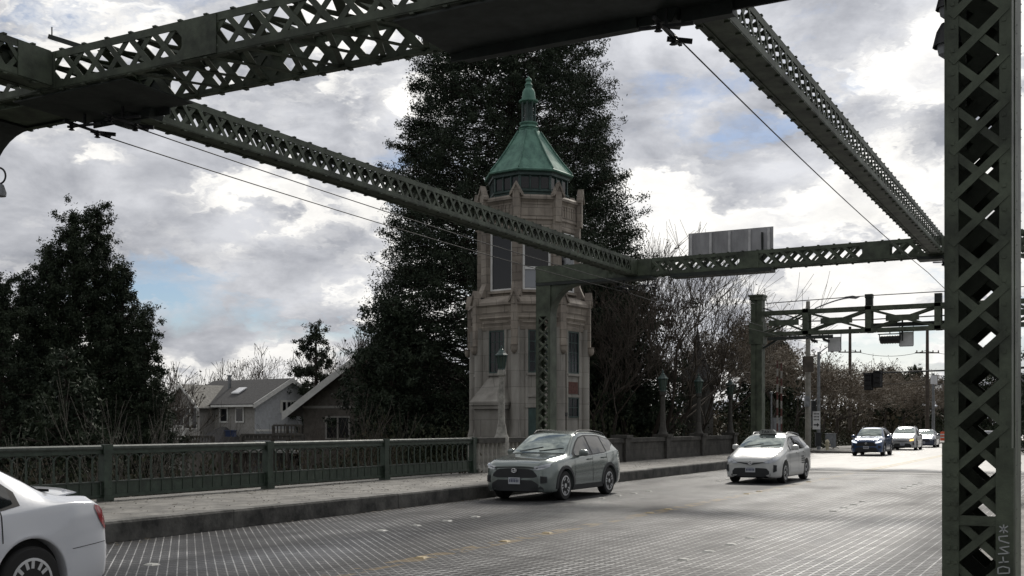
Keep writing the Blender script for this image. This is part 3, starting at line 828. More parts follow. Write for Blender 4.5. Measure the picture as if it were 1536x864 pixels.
YB = 30.1
def portal_far():
    root = empty('steel_portal', (-8, YB + .2, .33)); setp(root, 'farther green portal frame whose curved knee post stands in front of the tower', 'portal frame')
    d = .42; yc = YB + d / 2
    xl, xr = -15.4, -.66; L = xr - xl
    def X(x): return x - xl
    g = box_girder((xl, yc, ZB), (xr, yc, ZB), d, BH, .42, plates=[(0, 2.4), (X(-12.15), X(-11.6)), (X(-8.95), X(-8.4)), (X(-5.6), X(-4.9)), (L - 1, L)], solid=())
    wpart(g, 'crossbeam', M['steel'], root)
    q = MB().box(-15.4, -11.6, YB - .03, YB + d + .03, ZB - .10, ZB - .016)
    q.box(-11.0, -8.05, YB - .03, YB + d + .03, ZB - .12, ZB - .016)
    q.box(-4.2, -2.6, YB - .03, YB + d + .03, ZB - .10, ZB - .016)
    wpart(q, 'bottom_plate', M['steel_dark'], root)
    def column(xc, w=.47):
        o = MB(); x0, x1 = xc - w / 2, xc + w / 2; top = ZB + BH
        for y in (YB, YB + d):
            lattice_face(o, (x0, y, .33), (0, 0, 1), (1, 0, 0), 4.9, w, .385, .06, .014, fl=.075)
        o.box(x0 - .01, x1 + .01, YB - .01, YB + d + .01, 5.2, top)
        for x, s in ((x0, -1), (x1, 1)):
            o.box(min(x, x + s * .012), max(x, x + s * .012), YB - .012, YB + d + .012, .33, top)
        o.box(x0 - .06, x1 + .06, YB - .06, YB + d + .06, .331, .75)
        o.box(x0 - .03, x1 + .03, YB - .03, YB + d + .03, top, top + .03)
        wpart(o, 'column', M['steel'], root)
    column(-15.15); column(-.88)
    k = MB()
    for xc, s in ((-14.915, 1), (-1.115, -1)):
        r = .95; arc = [(xc + s * (r - r * math.sin(a)), ZB - .1 - r + r * math.cos(a)) for a in np.linspace(0, math.pi / 2, 12)]
        k.poly([(xc, YB + .03, ZB - .1)] + [(x, YB + .03, z) for x, z in arc], (0, .02, 0))
        k.poly([(xc, YB + d - .05, ZB - .1)] + [(x, YB + d - .05, z) for x, z in arc], (0, .02, 0))
        for (x0, z0), (x1, z1) in zip(arc, arc[1:]):
            k.bar((x0, yc, z0), (x1, yc, z1), d, .02)
    wpart(k, 'knee_bracket', M['steel'], root)
    return root
portal_far()

# longitudinal lattice struts between the portals
def strut(xc, y0, y1, lab, w=.36):
    g = box_girder((xc, y0, ZB + .02), (xc, y1, ZB + .02), w, BH - .03, .33, solid=('u',), laced=('f', 'b', 't'), bw=.062)
    root = empty('lattice_strut', (xc, (y0 + y1) / 2, ZB)); setp(root, lab, 'steel strut', 'overhead struts along the road')
    wpart(g, 'lattice_girder', M['steel'], root)
    c = MB()
    for y in (y0, y1):
        e = .5 if y == y0 else -.5
        for s in (-1, 1):
            xx = xc + s * (w / 2 + .018)
            c.box(xx - .006, xx + .006, min(y, y + e), max(y, y + e), ZB + .02, ZB + BH - .01)
    wpart(c, 'end_plate', M['steel'], root)
strut(-12.22, A1 + .06, YB - .03, 'lattice strut descending across the picture in front of the tower top')
strut(-3.74, A1 + .06, YB - .03, 'lattice strut at right running away from the top edge above the grey sign backs')
strut(-12.22, 2.0, A0 - .06, 'short end of lattice strut entering at the upper left corner')

# small things hung on the steel
def pipe_arm():
    root = empty('conduit_arm', (-12.8, A0 + .1, 7)); setp(root, 'thin pipe arm with upright pin sticking out at top left of the nearest portal', 'pipe arm')
    a, b = P(74, 55, 14.5), P(122, 70, 14.3)
    wpart(MB().bar(a, b, .045, .06), 'arm', M['steel_dark'], root)
    wpart(MB().bar(a + Vector((.05, 0, -.05)), a + Vector((.05, 0, .12)), .012, .012), 'pin', M['steel_dark'], root)
pipe_arm()
def column_lamp(z, lab, s=1.0):
    x = -1.112
    root = empty('hooded_lamp', (x - .03, A0 + .05, z)); setp(root, lab, 'lamp', 'hooded lamps on the near column')
    prof = [(.015, .18), (.05, .17), (.09, .10), (.115, .0), (.12, -.02), (.108, -.015), (.08, .08)]
    wpart(MB().lathe([(r * s, h * s) for r, h in prof], (x - .02, A0 + .12, z), 14), 'shade', M['black'], root, 40)
    wpart(MB().lathe([(.085 * s, -.01), (.07 * s, -.09 * s), (.02, -.13 * s)], (x - .02, A0 + .12, z), 12), 'lens', M['galv'], root, 40)
    wpart(MB().bar((x + .0, A0 + .12, z + .16 * s), (x + .12, A0 + .12, z + .16 * s), .03, .03), 'bracket', M['black'], root)
column_lamp(5.06, 'lower hooded lamp with glass on the left edge of the thick near column', 1.0)
column_lamp(5.37, 'upper smaller hooded lamp on the left edge of the thick near column', .8)
def corner_lamp():
    p = P(-2, 282, 13.4)
    root = empty('hanging_lamp', p); setp(root, 'grey lamp hanging under a curled hook at the far left edge', 'lamp')
    wpart(MB().lathe([(.02, .06), (.06, .04), (.09, -.05), (.085, -.1), (.03, -.11)], p, 12), 'shade', M['galv'], root, 40)
    a = [p + Vector((.085 * math.cos(t) * CS, .085 * math.cos(t) * SN, .15 + .10 * math.sin(t))) for t in np.linspace(-1.4, 2.2, 14)]
    a += [Vector((-14.9, A0 + .3, p.z + .35))]
    wpart(MB().tube(a, .012, 6), 'hook', M['black'], root, 40)
corner_lamp()

# trolley wires with their insulated hangers
def wire(pts, name, lab, r=.009, grp='overhead trolley wires', sag=.0):
    a, b = map(Vector, pts); n = 24; l = []
    for i in range(n + 1):
        t = i / n; q = a.lerp(b, t); q.z -= sag * 4 * t * (1 - t); l.append(q)
    o = MB().tube(l, r, 5).build(name, M['wire'], None, True, label=lab, cat='wire', group=grp)
    return o
WZ = 5.72
for x, lab in ((-11.75, 'upper of the two thin wires descending left of the tall dark tree'), (-12.5, 'lower of the two thin wires descending left of the tall dark tree'), (-3.95, 'thin wire slanting down below the steep right strut')):
    wire([(x, A1 - .2, WZ + .25), (x, YB, WZ + .10)], 'trolley_wire', lab, sag=.10)
    wire([(x, YB, WZ + .10), (x + .02, 54.3, WZ + .15)], 'trolley_wire', lab.replace('descending left of the tall dark tree', 'beyond the farther portal').replace('slanting down below the steep right strut', 'running on from the farther portal to the distant gantry'), sag=.10)
def hanger(x, y, z0, lab):
    root = empty('wire_hanger', (x, y, z0)); setp(root, lab, 'wire hanger', 'insulated wire hangers below the portals')
    o = MB().bar((x, y, z0), (x, y, z0 - .18), .03, .03, (1, 0, 0)).bar((x - .28, y - .05, z0 - .18), (x + .28, y + .05, z0 - .18), .035, .03)
    o.bar((x, y - .35, z0 - .20), (x, y + .45, z0 - .235), .035, .03)
    wpart(o, 'bracket', M['black'], root)
    o = MB()
    for dy in (-.22, .22):
        o.lathe([(.015, .05), (.045, .03), (.02, .01), (.05, -.01), (.02, -.03), (.045, -.05), (.012, -.06)], (x, y + dy, z0 - .25), 8)
    o.bar((x - .1, y + .3, z0 - .20), (x + .14, y + .42, z0 - .23), .03, .05)
    wpart(o, 'insulator', M['black'], root)
hanger(-11.75, A1 - .3, ZB - .03, 'wire hanger under the nearest portal for the upper left wire')
hanger(-12.5, A1 - .3, ZB - .03, 'wire hanger under the nearest portal for the lower left wire')
hanger(-3.95, A1 - .2, ZB - .10, 'jagged wire hanger at top centre where the single right wire starts')
hanger(-3.55, YB + .1, ZB - .0, 'wire hanger under the farther portal below the end of the right strut')
hanger(-2.85, YB + .1, ZB - .0, 'wire hanger under the farther portal close to the thick near column')
hanger(-11.75, YB + .1, ZB - .1, 'wire hanger under the farther portal near the tower, right one')
hanger(-12.5, YB + .1, ZB - .1, 'wire hanger under the farther portal near the tower, left one')

# back of the road sign on the farther portal
def signback():
    Y = YB + d_ if False else YB + .47
    x0, x1 = -10.62, -8.12
    root = empty('overhead_sign', ((x0 + x1) / 2, Y, 6.75)); setp(root, 'blank grey back of a wide road sign standing on the farther portal beam', 'sign')
    wpart(MB().box(x0, x1, Y, Y + .02, 6.62, 7.45), 'panel', M['signback'], root)
    for x in (x0 + .09, x0 + .68, x0 + 1.24, x0 + 1.83, x0 + 2.38):
        wpart(MB().box(x - .035, x + .035, Y - .05, Y - .001, 6.6, 7.42), 'stiffener', M['signrib'], root)
    wpart(MB().bar((x0 + 2.2, Y - .03, 6.6), (x0 + 2.2, Y - .06, 7.3), .10, .04, (1, 0, 0)), 'bracket', M['steel_dark'], root)
signback()
def light_cage(x, lab):
    root = empty('mesh_box', (x, YB + .2, 6.74)); setp(root, lab, 'mesh box')
    o = MB()
    for i in range(5): o.bar((x + i * .07, YB + .2, 6.75), (x + i * .07, YB + .2, 6.9), .008, .008, (1, 0, 0)); 
    for j in range(3): o.bar((x, YB + .2, 6.76 + j * .065), (x + .28, YB + .2, 6.76 + j * .065), .008, .008)
    wpart(o, 'cage', M['steel_dark'], root)
light_cage(-2.9, 'tiny wire cage standing on the farther portal beam by the near column')
# ================================================================== control tower
TC = Vector((-21.85, 42.0, 0))
def tower():
    root = empty('bridge_tower', TC); setp(root, 'octagonal stone control tower with green copper spire roof standing before the tall dark tree', 'tower')
    d = Vector((-TC.x, -TC.y, 0)).normalized()
    r = Vector((-d.y, d.x, 0))
    if r.dot(RT) < 0: r = -r
    PH = R(-12.7)
    def vtx(k, rad, z, dphi=0):
        a = PH + R(45) * k + dphi
        q = TC + (r * math.sin(a) + d * math.cos(a)) * rad
        return Vector((q.x, q.y, z))
    def ring(o, prof):
        b = len(o.v)
        for (rad, z) in prof:
            for k in range(8): o.v.append(tuple(vtx(k, rad, z)))
        for i in range(len(prof) - 1):
            for k in range(8):
                o.f.append((b + i * 8 + k, b + i * 8 + (k + 1) % 8, b + (i + 1) * 8 + (k + 1) % 8, b + (i + 1) * 8 + k))
        o.f.append(tuple(b + k for k in range(8))[::-1]); o.f.append(tuple(b + (len(prof) - 1) * 8 + k for k in range(8)))
        return o
    def face(k, rad):
        a, b = vtx(k, rad, 0), vtx(k + 1, rad, 0); m_ = (a + b) / 2; t = (b - a).normalized(); n = (m_ - TC).normalized()
        return m_, t, n, (b - a).length
    def fbox(o, k, rad, u0, u1, z0, z1, d0, d1):
        m_, t, n, w = face(k, rad)
        return o.obox(m_ + t * u0 + n * d0 + Vector((0, 0, z0)), t * (u1 - u0), n * (d1 - d0), (0, 0, z1 - z0))
    # ---- lower shaft
    RL = 2.46
    o = MB(); ring(o, [(RL, -3.5), (RL, 5.95)])
    wpart(o, 'lower_wall', M['stone_low'], root)
    o = MB()
    for k in range(8):       # rounded corner piers of the shaft
        v = vtx(k, RL + .02, 0)
        o.lathe([(.26, -3.4), (.26, 1.4), (.22, 1.55), (.19, 1.7), (.19, 5.9)], (v.x, v.y, 0), 10)
    wpart(o, 'corner_pier', M['stone_low'], root, 50)
    o = MB()
    ring(o, [(RL + .12, -3.4), (RL + .12, 1.0), (RL + .04, 1.12)])
    wpart(o, 'plinth', M['stone_low'], root)
    # windows of the shaft: tall dark window, brick panel, small window
    def win(k, u0, u1, z0, z1, rad, bars=(2, 3), fm='stone_low', fr=.05, gl='glass', dep=.0):
        f = MB(); fr_d = .05
        fbox(f, k, rad, u0 - fr, u1 + fr, z0 - fr, z0, dep, dep + fr_d); fbox(f, k, rad, u0 - fr, u1 + fr, z1, z1 + fr, dep, dep + fr_d)
        fbox(f, k, rad, u0 - fr, u0, z0, z1, dep, dep + fr_d); fbox(f, k, rad, u1, u1 + fr, z0, z1, dep, dep + fr_d)
        nx, nz = bars
        for i in range(1, nx): x = u0 + (u1 - u0) * i / nx; fbox(f, k, rad, x - .014, x + .014, z0, z1, dep + .004, dep + .028)
        for i in range(1, nz): z = z0 + (z1 - z0) * i / nz; fbox(f, k, rad, u0, u1, z - .014, z + .014, dep + .005, dep + .027)
        fo = wpart(f, 'window', M[fm], root)
        g = fbox(MB(), k, rad, u0, u1, z0, z1, dep + .001, dep + .012)
        sub(g, 'pane', M[gl], fo)
    for k in range(8):
        big = k in (7, 6)
        w = .36 if not big else .34
        win(k, -w, w, 4.05, 5.72, RL, (3, 4), 'copper_dark')
        if k != 0:
            wpart(fbox(MB(), k, RL, -w, w, 3.15, 3.65, .01, .035), 'brick_panel', M['brick'], root)
        if k not in (0, 7):
            win(k, -w, w, 1.9 if k != 1 else 2.2, 2.95, RL, (2, 2), 'copper_dark')
        s = MB(); fbox(s, k, RL, -w - .12, w + .12, 3.90, 4.0, .0, .10); fbox(s, k, RL, -w - .1, w + .1, 3.0, 3.1, .0, .07)
        fbox(s, k, RL, -w - .18, -w - .06, 1.3, 5.8, 0, .06); fbox(s, k, RL, w + .06, w + .18, 1.3, 5.8, 0, .06)
        wpart(s, 'sill', M['stone_low'], root)
    # door in the face towards the road
    wpart(fbox(MB(), 0, RL, -.42, .18, .35, 2.55, .0, .05), 'door', M['copper_dark'], root)
    wpart(fbox(MB(), 0, RL, -.55, .31, 2.56, 2.72, .0, .12), 'door_hood', M['stone_low'], root)
    # buttress bay with sloping hood on the left-front face
    o = MB(); m_, t, n, w = face(7, RL)
    def U(u, dd, z): q = m_ + t * u + n * dd; return Vector((q.x, q.y, z))
    o.obox(U(-.62, -.1, -3.4), t * 1.2, n * .85, (0, 0, 5.9))
    o.obox(U(-.70, -.1, 2.5), t * 1.36, n * .98, (0, 0, .16))
    o.obox(U(-.74, -.1, 2.66), t * 1.44, n * 1.05, (0, 0, .14))
    wpart(o, 'buttress', M['stone_low'], root)
    o = MB(); a = [U(-.72, 1.02 - .08, 2.80), U(.68, 1.02 - .08, 2.80), U(.68, 0, 2.80), U(-.72, 0, 2.80), U(-.42, .50, 3.25), U(.38, .50, 3.25), U(.38, 0, 3.85), U(-.42, 0, 3.85)]
    o.add(a, [(0, 1, 2, 3), (4, 5, 1, 0), (5, 6, 2, 1), (6, 7, 3, 2), (7, 4, 0, 3), (7, 6, 5, 4)])
    wpart(o, 'buttress_hood', M['stone_low'], root)
    # ---- flared middle band
    o = MB(); ring(o, [(RL + .02, 5.78), (RL + .06, 5.92), (RL + .02, 5.98), (RL + .06, 6.2), (RL + .16, 6.3), (RL + .12, 6.36), (RL + .20, 6.75), (RL + .30, 6.82), (RL + .30, 6.93), (RL + .12, 7.12), (2.32, 7.22)])
    wpart(o, 'corbel_band', M['stone'], root)
    o = MB()
    for k in range(8):
        for z in (6.08, 6.52):
            m2, t2, n2, w2 = face(k, RL + .13)
            o.obox(m2 - t2 * w2 * .34 + n2 * .0 + Vector((0, 0, z)), t2 * w2 * .68, n2 * .05, (0, 0, .05))
    wpart(o, 'string_course', M['stone'], root)
    def chevron(k, rad, zt, zb, w=.30, dep=.16):
        v = vtx(k, rad, 0); n = (v - TC).normalized(); t = Vector((-n.y, n.x, 0))
        o = MB()
        hw = w * .34
        pts = [(-hw, zb), (hw, zb), (hw, zt - .42), (0, zt - .12), (-hw, zt - .42)]
        o.poly([v + t * a + Vector((0, 0, z)) - n * .1 for a, z in pts], n * (dep + .1))
        # gable moulding
        for s in (-1, 1):
            pts = [(0, zt), (s * w * .62, zt - .50), (s * w * .62, zt - .62), (s * w * .40, zt - .50), (0, zt - .16)]
            o.poly([v + t * a + Vector((0, 0, z)) - n * .08 for a, z in pts], n * (dep + .14))
        return o
    for k in range(8):
        c = wpart(chevron(k, RL + .10, 7.50, 5.15, .40), 'gable_ornament', M['stone'], root)
        v = vtx(k, RL + .26, 0)
        sub(MB().lathe([(.02, 4.78), (.12, 4.85), (.16, 4.98), (.14, 5.1), (.17, 5.15)], (v.x, v.y, 0), 12), 'ball_drop', M['stone'], c, 50)
    # ---- upper room
    RU = 2.14
    o = MB(); ring(o, [(RU - .08, 7.15), (RU - .08, 10.0)]); wpart(o, 'upper_wall', M['stone'], root)
    o = MB()
    for k in range(8):
        v = vtx(k, RU, 0); n = (v - TC).normalized(); t = Vector((-n.y, n.x, 0))
        c0 = v - n * .3 - t * .21
        z = 7.2
        while z < 10.3:
            e = min(z + .33, 10.32)
            o.obox(c0 + Vector((0, 0, z + .006)), t * .42, n * .42, (0, 0, e - z - .012)); z = e
        o.obox(c0 + t * .01 + n * .005 + Vector((0, 0, 7.2)), t * .40, n * .405, (0, 0, 3.1))
        # flared foot
        o.poly([v - t * .21 + n * .1 + Vector((0, 0, 7.2)), v - t * .21 + n * .36 + Vector((0, 0, 7.2)), v - t * .21 + n * .12 + Vector((0, 0, 7.75))], t * .42)
    wpart(o, 'corner_pier', M['stone'], root)
    for k in range(8):
        w = .50
        win(k, -w, w, 7.55, 9.85, RU, (1, 1), 'whiteframe', .10, 'glass_sky' if False else 'glass', -.06)
        if k == 0:
            q = MB(); fbox(q, k, RU, -w, w, 8.32, 8.44, -.02, .02); wpart(q, 'window_rail', M['whiteframe'], root)
            wpart(fbox(MB(), k, RU, -w + .01, w - .01, 7.57, 8.31, -.045, -.035), 'blind', M['glass_sky'], root)
        s = MB(); fbox(s, k, RU, -w - .15, w + .15, 7.36, 7.47, -.08, .10); wpart(s, 'sill', M['stone'], root)
    # frieze and parapet
    o = MB(); ring(o, [(RU - .02, 9.98), (RU + .04, 10.02), (RU + .04, 10.12), (RU - .01, 10.18), (RU - .01, 10.36), (RU + .06, 10.42), (RU + .02, 10.5), (RU + .0, 11.12), (RU + .08, 11.2), (RU + .14, 11.24), (RU + .14, 11.34), (RU + .02, 11.44), (1.6, 11.46)])
    wpart(o, 'frieze', M['stone'], root)
    o = MB()
    for k in range(8):
        m2, t2, n2, w2 = face(k, RU + .01)
        n_ = 7
        for i in range(n_):
            u = -w2 * .34 + w2 * .68 * i / (n_ - 1)
            if k % 2 == 0: continue
            o.obox(m2 + t2 * (u - .03) - n2 * .03 + Vector((0, 0, 10.58)), t2 * .06, n2 * .06, (0, 0, .45))
        o.obox(m2 - t2 * .55 + n2 * -.02 + Vector((0, 0, 10.56)), t2 * 1.1, n2 * .045, (0, 0, .04))
        o.obox(m2 - t2 * .55 + n2 * -.02 + Vector((0, 0, 11.04)), t2 * 1.1, n2 * .045, (0, 0, .04))
    wpart(o, 'frieze_relief', M['stone'], root)
    for k in range(8):
        wpart(chevron(k, RU + .10, 11.95, 10.3, .44, .12), 'gable_ornament', M['stone'], root)
    # ---- lantern and copper roof
    o = MB(); ring(o, [(1.72, 11.3), (1.72, 11.62), (1.78, 11.66), (1.78, 11.72), (1.66, 11.74), (1.66, 12.30), (1.80, 12.34), (1.80, 12.44), (1.9, 12.5)])
    wpart(o, 'lantern_wall', M['copper_dark'], root)
    for k in range(8):
        for i in range(3):
            u = -.42 + .42 * i
            g = fbox(MB(), k, 1.66, u - .16, u + .16, 11.80, 12.26, .005, .02)
            wpart(g, 'lantern_pane', M['glass'], root)
        c = MB()
        for u in (-.63, -.21, .21, .63): fbox(c, k, 1.66, u - .03, u + .03, 11.74, 12.32, .0, .07)
        wpart(c, 'lantern_mullion', M['copper_dark'], root)
    o = MB(); ring(o, [(1.70, 12.46), (1.97, 12.50), (1.99, 12.56), (1.90, 12.62), (1.52, 13.08), (1.12, 13.62), (.78, 14.12), (.52, 14.52), (.43, 14.62)])
    roof = wpart(o, 'copper_roof', M['copper'], root)
    o = MB()
    pr = [(1.92, 12.64), (1.54, 13.10), (1.14, 13.64), (.80, 14.14), (.54, 14.54)]
    for k in range(8):
        o.tube([vtx(k, a, b) for a, b in pr], .035, 6)
    for k in range(8):
        for (a, b), (a2, b2) in zip(pr, pr[1:]):
            pass
    sub(o, 'ridge_rib', M['copper'], roof, 40)
    sm = MB()
    for k in range(8):
        a0 = (vtx(k, pr[0][0], pr[0][1]) + vtx(k + 1, pr[0][0], pr[0][1])) / 2; a1 = (vtx(k, pr[-1][0], pr[-1][1]) + vtx(k + 1, pr[-1][0], pr[-1][1])) / 2
        for z in (13.3, 13.9):
            pass
    o = MB().lathe([(.46, 14.60), (.40, 14.66), (.46, 14.72), (.38, 14.78), (.34, 14.84), (.40, 14.90), (.40, 14.95), (.30, 14.98)], (TC.x, TC.y, 0), 16)
    wpart(o, 'roof_collar', M['copper'], root, 40)
    o = MB().lathe([(.17, 14.95), (.17, 15.85)], (TC.x, TC.y, 0), 12)
    for k in range(8):
        v = vtx(k, .29, 0); o.lathe([(.05, 14.96), (.032, 15.05), (.032, 15.72), (.055, 15.82)], (v.x, v.y, 0), 8)
    wpart(o, 'cupola', M['copper_dark'], root, 40)
    o = MB().lathe([(.30, 15.80), (.42, 15.86), (.42, 15.92), (.31, 15.96), (.27, 16.30), (.21, 16.42), (.16, 16.45), (.15, 16.55), (.19, 16.60), (.13, 16.66), (.10, 16.74), (.15, 16.80), (.11, 16.88), (.04, 16.93), (.01, 17.0)], (TC.x, TC.y, 0), 14)
    wpart(o, 'finial', M['copper'], root, 40)
    # round dish and box on the wall
    m2, t2, n2, w2 = face(1, RU)
    c = m2 + n2 * .2 + Vector((0, 0, 8.75)) - t2 * .15
    o = MB()
    pts = [c + (t2 * math.cos(a) + Vector((0, 0, 1)) * math.sin(a)) * .34 for a in np.linspace(0, 2 * math.pi, 24)]
    o.tube(pts, .02, 6, False); o.bar(c, c - n2 * .3, .04, .04)
    o.poly([c + (t2 * math.cos(a) + Vector((0, 0, 1)) * math.sin(a)) * .30 for a in np.linspace(0, 2 * math.pi, 24)[:-1]], n2 * .02)
    wpart(o, 'round_mirror', M['galv'], root, 40)
    m2, t2, n2, w2 = face(1, RL)
    wpart(MB().obox(m2 - t2 * .75 + Vector((0, 0, 2.2)), t2 * .14, n2 * .14, (0, 0, .16)), 'wall_box', M['black'], root)
tower()

def lamp_post(x, y, lab, h=3.35, s=1.0, zb=.33, mtl='baluster', lant='copper', shaft=.13):
    root = empty('lamp_post', (x, y, zb)); setp(root, lab, 'lamp post', 'old stone lamp posts along the parapet')
    z = zb
    o = MB().lathe([(.25, z), (.25, z + 1.1), (.22, z + 1.15), (.19, z + 1.2), (.15, z + 1.45), (shaft, z + 1.6), (shaft * .75, z + h - .25), (shaft * 1.2, z + h - .18), (shaft * 1.2, z + h - .1), (shaft, z + h)], (x, y, 0), 10)
    wpart(o, 'post', M[mtl], root, 35)
    zt = z + h
    o = MB().lathe([(.10 * s, zt), (.15 * s, zt + .06 * s), (.24 * s, zt + .60 * s)], (x, y, 0), 8)
    g = wpart(o, 'lantern_glass', M['lampglass'], root)
    o = MB()
    for k in range(8):
        a = 2 * math.pi * k / 8
        o.bar((x + .155 * s * math.cos(a), y + .155 * s * math.sin(a), zt + .05 * s), (x + .25 * s * math.cos(a), y + .25 * s * math.sin(a), zt + .61 * s), .025, .025)
    o.lathe([(.25 * s, zt + .59 * s), (.31 * s, zt + .62 * s), (.31 * s, zt + .66 * s), (.22 * s, zt + .74 * s), (.12 * s, zt + .86 * s), (.10 * s, zt + .92 * s), (.05 * s, zt + .95 * s), (.05 * s, zt + 1.02 * s), (.01, zt + 1.12 * s)], (x, y, 0), 8)
    o.lathe([(.16 * s, zt - .04), (.17 * s, zt + .0), (.16 * s, zt + .05 * s)], (x, y, 0), 8)
    wpart(o, 'lantern_frame', M[lant], root)
lamp_post(RX - .05, 31.6, 'stone lamp post with green glazed lantern right in front of the tower', 3.35, .72, shaft=.115, lant='copper_dark')
q = .142
lamp_post(RX, 46.6, 'tall slim stone lamp post on the parapet, nearest one right of the tower', 3.05, .85, mtl='parapet', lant='copper_dark')
lamp_post(RX, 51.6, 'stone lamp post on the parapet in front of the pointed turret', 3.1, .85, mtl='parapet', lant='copper_dark')
lamp_post(RX, 56.8, 'stone lamp post just left of the gantry column', 3.1, .85, mtl='parapet', lant='copper_dark')

def turret():
    p = P(1047, 640, 66); x, y = p.x, p.y
    root = empty('stone_turret', (x, y, -1)); setp(root, 'small dark pointed turret behind the parapet among the bare branches', 'turret')
    wpart(MB().lathe([(.95, -1.5), (.95, 4.2), (1.05, 4.3), (1.05, 4.45)], (x, y, 0), 8), 'wall', M['parapet'], root)
    wpart(MB().lathe([(1.5, 4.45), (1.42, 4.6), (1.0, 5.0), (.55, 5.6), (.26, 6.4), (.14, 6.8), (.20, 6.88), (.10, 6.95), (.05, 7.5), (.01, 7.7)], (x, y, 0), 8), 'roof', M['rooftile'], root)
turret()

# ================================================================== gantry
YG = 54.3
def gantry():
    root = empty('steel_gantry', (-8, YG, .33)); setp(root, 'distant steel gantry with cross braced truss over the road', 'gantry')
    ZL, ZT = 6.38, 7.44
    for x in (-15.2, -.9):
        o = MB()
        o.box(x - .28, x - .05, YG - .3, YG + .3, .33, 8.2); o.box(x + .05, x + .28, YG - .3, YG + .3, .33, 8.2)
        o.box(x - .22, x + .22, YG - .25, YG + .25, .34, 8.19)
        o.box(x - .34, x + .34, YG - .36, YG + .36, 8.12, 8.32); o.box(x - .38, x + .38, YG - .40, YG + .40, 8.28, 8.38)
        o.box(x - .36, x + .36, YG - .36, YG + .36, 5.9, 7.0) 
        o.box(x - .4, x + .4, YG - .4, YG + .4, .331, 1.2)
        wpart(o, 'column', M['steel'], root)
    xs = [-14.9, -12.75, -9.77, -6.65, -3.6, -1.2]
    for yy, nm in ((YG - .32, 'a'), (YG + .32, 'b')):
        o = MB()
        for z in (ZL, ZT): o.bar((xs[0], yy, z), (xs[-1], yy, z), .10, .17)
        for x in xs[1:-1]:
            o.box(x - .14, x + .14, yy - .05, yy + .05, ZL - .1, ZT + .12)
        for a, b in zip(xs, xs[1:]):
            mz = (ZL + ZT) / 2; mx = (a + b) / 2
            o.bar((a, yy, ZT - .05), (b, yy, ZL + .05), .05, .09); o.bar((a, yy + .06, ZL + .05), (b, yy + .06, ZT - .05), .05, .09)
            o.box(mx - .75, mx + .75, yy - .03, yy + .035, mz - .14, mz + .14) if yy < YG else None
        wpart(o, 'truss', M['steel'], root)
    o = MB()
    for x in xs[1:-1]:
        o.box(x - .05, x + .05, YG - .3, YG + .3, ZL - .04, ZL + .04); o.box(x - .05, x + .05, YG - .3, YG + .3, ZT - .04, ZT + .04)
    wpart(o, 'cross_tie', M['steel_dark'], root)
    o = MB().box(-14.6, -11.4, YG - .42, YG - .36, 6.05, 6.22).box(-9.8, -4, YG + .36, YG + .42, 6.55, 6.75)
    o.bar((-14.9, YG, 5.7), (-13.9, YG, 6.3), .1, .1)
    wpart(o, 'walkway_beam', M['steel_dark'], root)
    # post tops, pipe rail, cables
    o = MB()
    for x in (-9.77, -6.65): o.box(x - .16, x + .16, YG - .16, YG + .16, ZT, ZT + .55)
    o.box(-9.95, -9.6, YG - .2, YG + .2, ZT + .5, ZT + .68)
    wpart(o, 'stub_post', M['steel_dark'], root)
    o = MB().tube([(-14.8, YG, 7.95), (-9.77, YG, 8.06), (-1, YG, 8.1)], .022, 5).tube([(-14.9, YG - .1, 7.7), (-12.7, YG - .1, 6.95), (-9.8, YG - .1, 6.9), (-5, YG - .1, 6.95), (-1, YG - .1, 7.0)], .03, 5)
    wpart(o, 'cable', M['wire'], root)
gantry()
def hung_sign(x0, x1, z0, z1, lab):
    root = empty('hanging_sign', ((x0 + x1) / 2, YG + .5, z0)); setp(root, lab, 'sign', 'pale sign backs hung below the gantry')
    wpart(MB().box(x0, x1, YG + .5, YG + .53, z0, z1), 'panel', M['signpale'], root)
    f = MB()
    for (a, b, c, d_) in ((x0 - .03, x0, z0, z1 + .3), (x1, x1 + .03, z0, z1 + .3), (x0, x1, z1, z1 + .03), (x0, x1, z0 - .03, z0)): f.box(a, b, YG + .49, YG + .54, c, d_)
    wpart(f, 'frame', M['galv'], root)
hung_sign(-11.80, -11.22, 5.48, 6.14, 'pale rectangular sign back hanging below the gantry beside the street pole')
hung_sign(-8.45, -7.85, 5.62, 6.26, 'pale rectangular sign back hanging below the gantry right of the black signal housing')
def signal_box():
    x0, x1 = -9.32, -8.42; y = YG + .3
    root = empty('signal_housing', ((x0 + x1) / 2, y, 5.9)); setp(root, 'wide black louvred signal housing hanging under the gantry', 'signal housing')
    o = MB().lathe([(.15, x0), (.19, x0 + .03), (.19, x1 - .03), (.15, x1)], (0, y, 5.93), 12, 'x')
    for x in np.arange(x0 + .1, x1 - .05, .12): o.lathe([(.205, x - .015), (.205, x + .015)], (0, y, 5.93), 12, 'x')
    wpart(o, 'housing', M['black'], root)
    o = MB().bar((x0 - .03, y, 5.9), (x0 - .03, y, 6.2), .04, .04).bar((x1 + .03, y, 5.9), (x1 + .03, y, 6.2), .04, .04).bar((x0 - .1, y, 6.2), (x1 + .1, y, 6.2), .05, .05)
    o.bar(((x0 + x1) / 2, y, 6.2), ((x0 + x1) / 2, y, 6.5), .04, .04).bar((x1 + .12, y, 5.85), (x1 + .12, y, 6.9), .07, .07)
    wpart(o, 'hanger', M['black'], root)
signal_box()
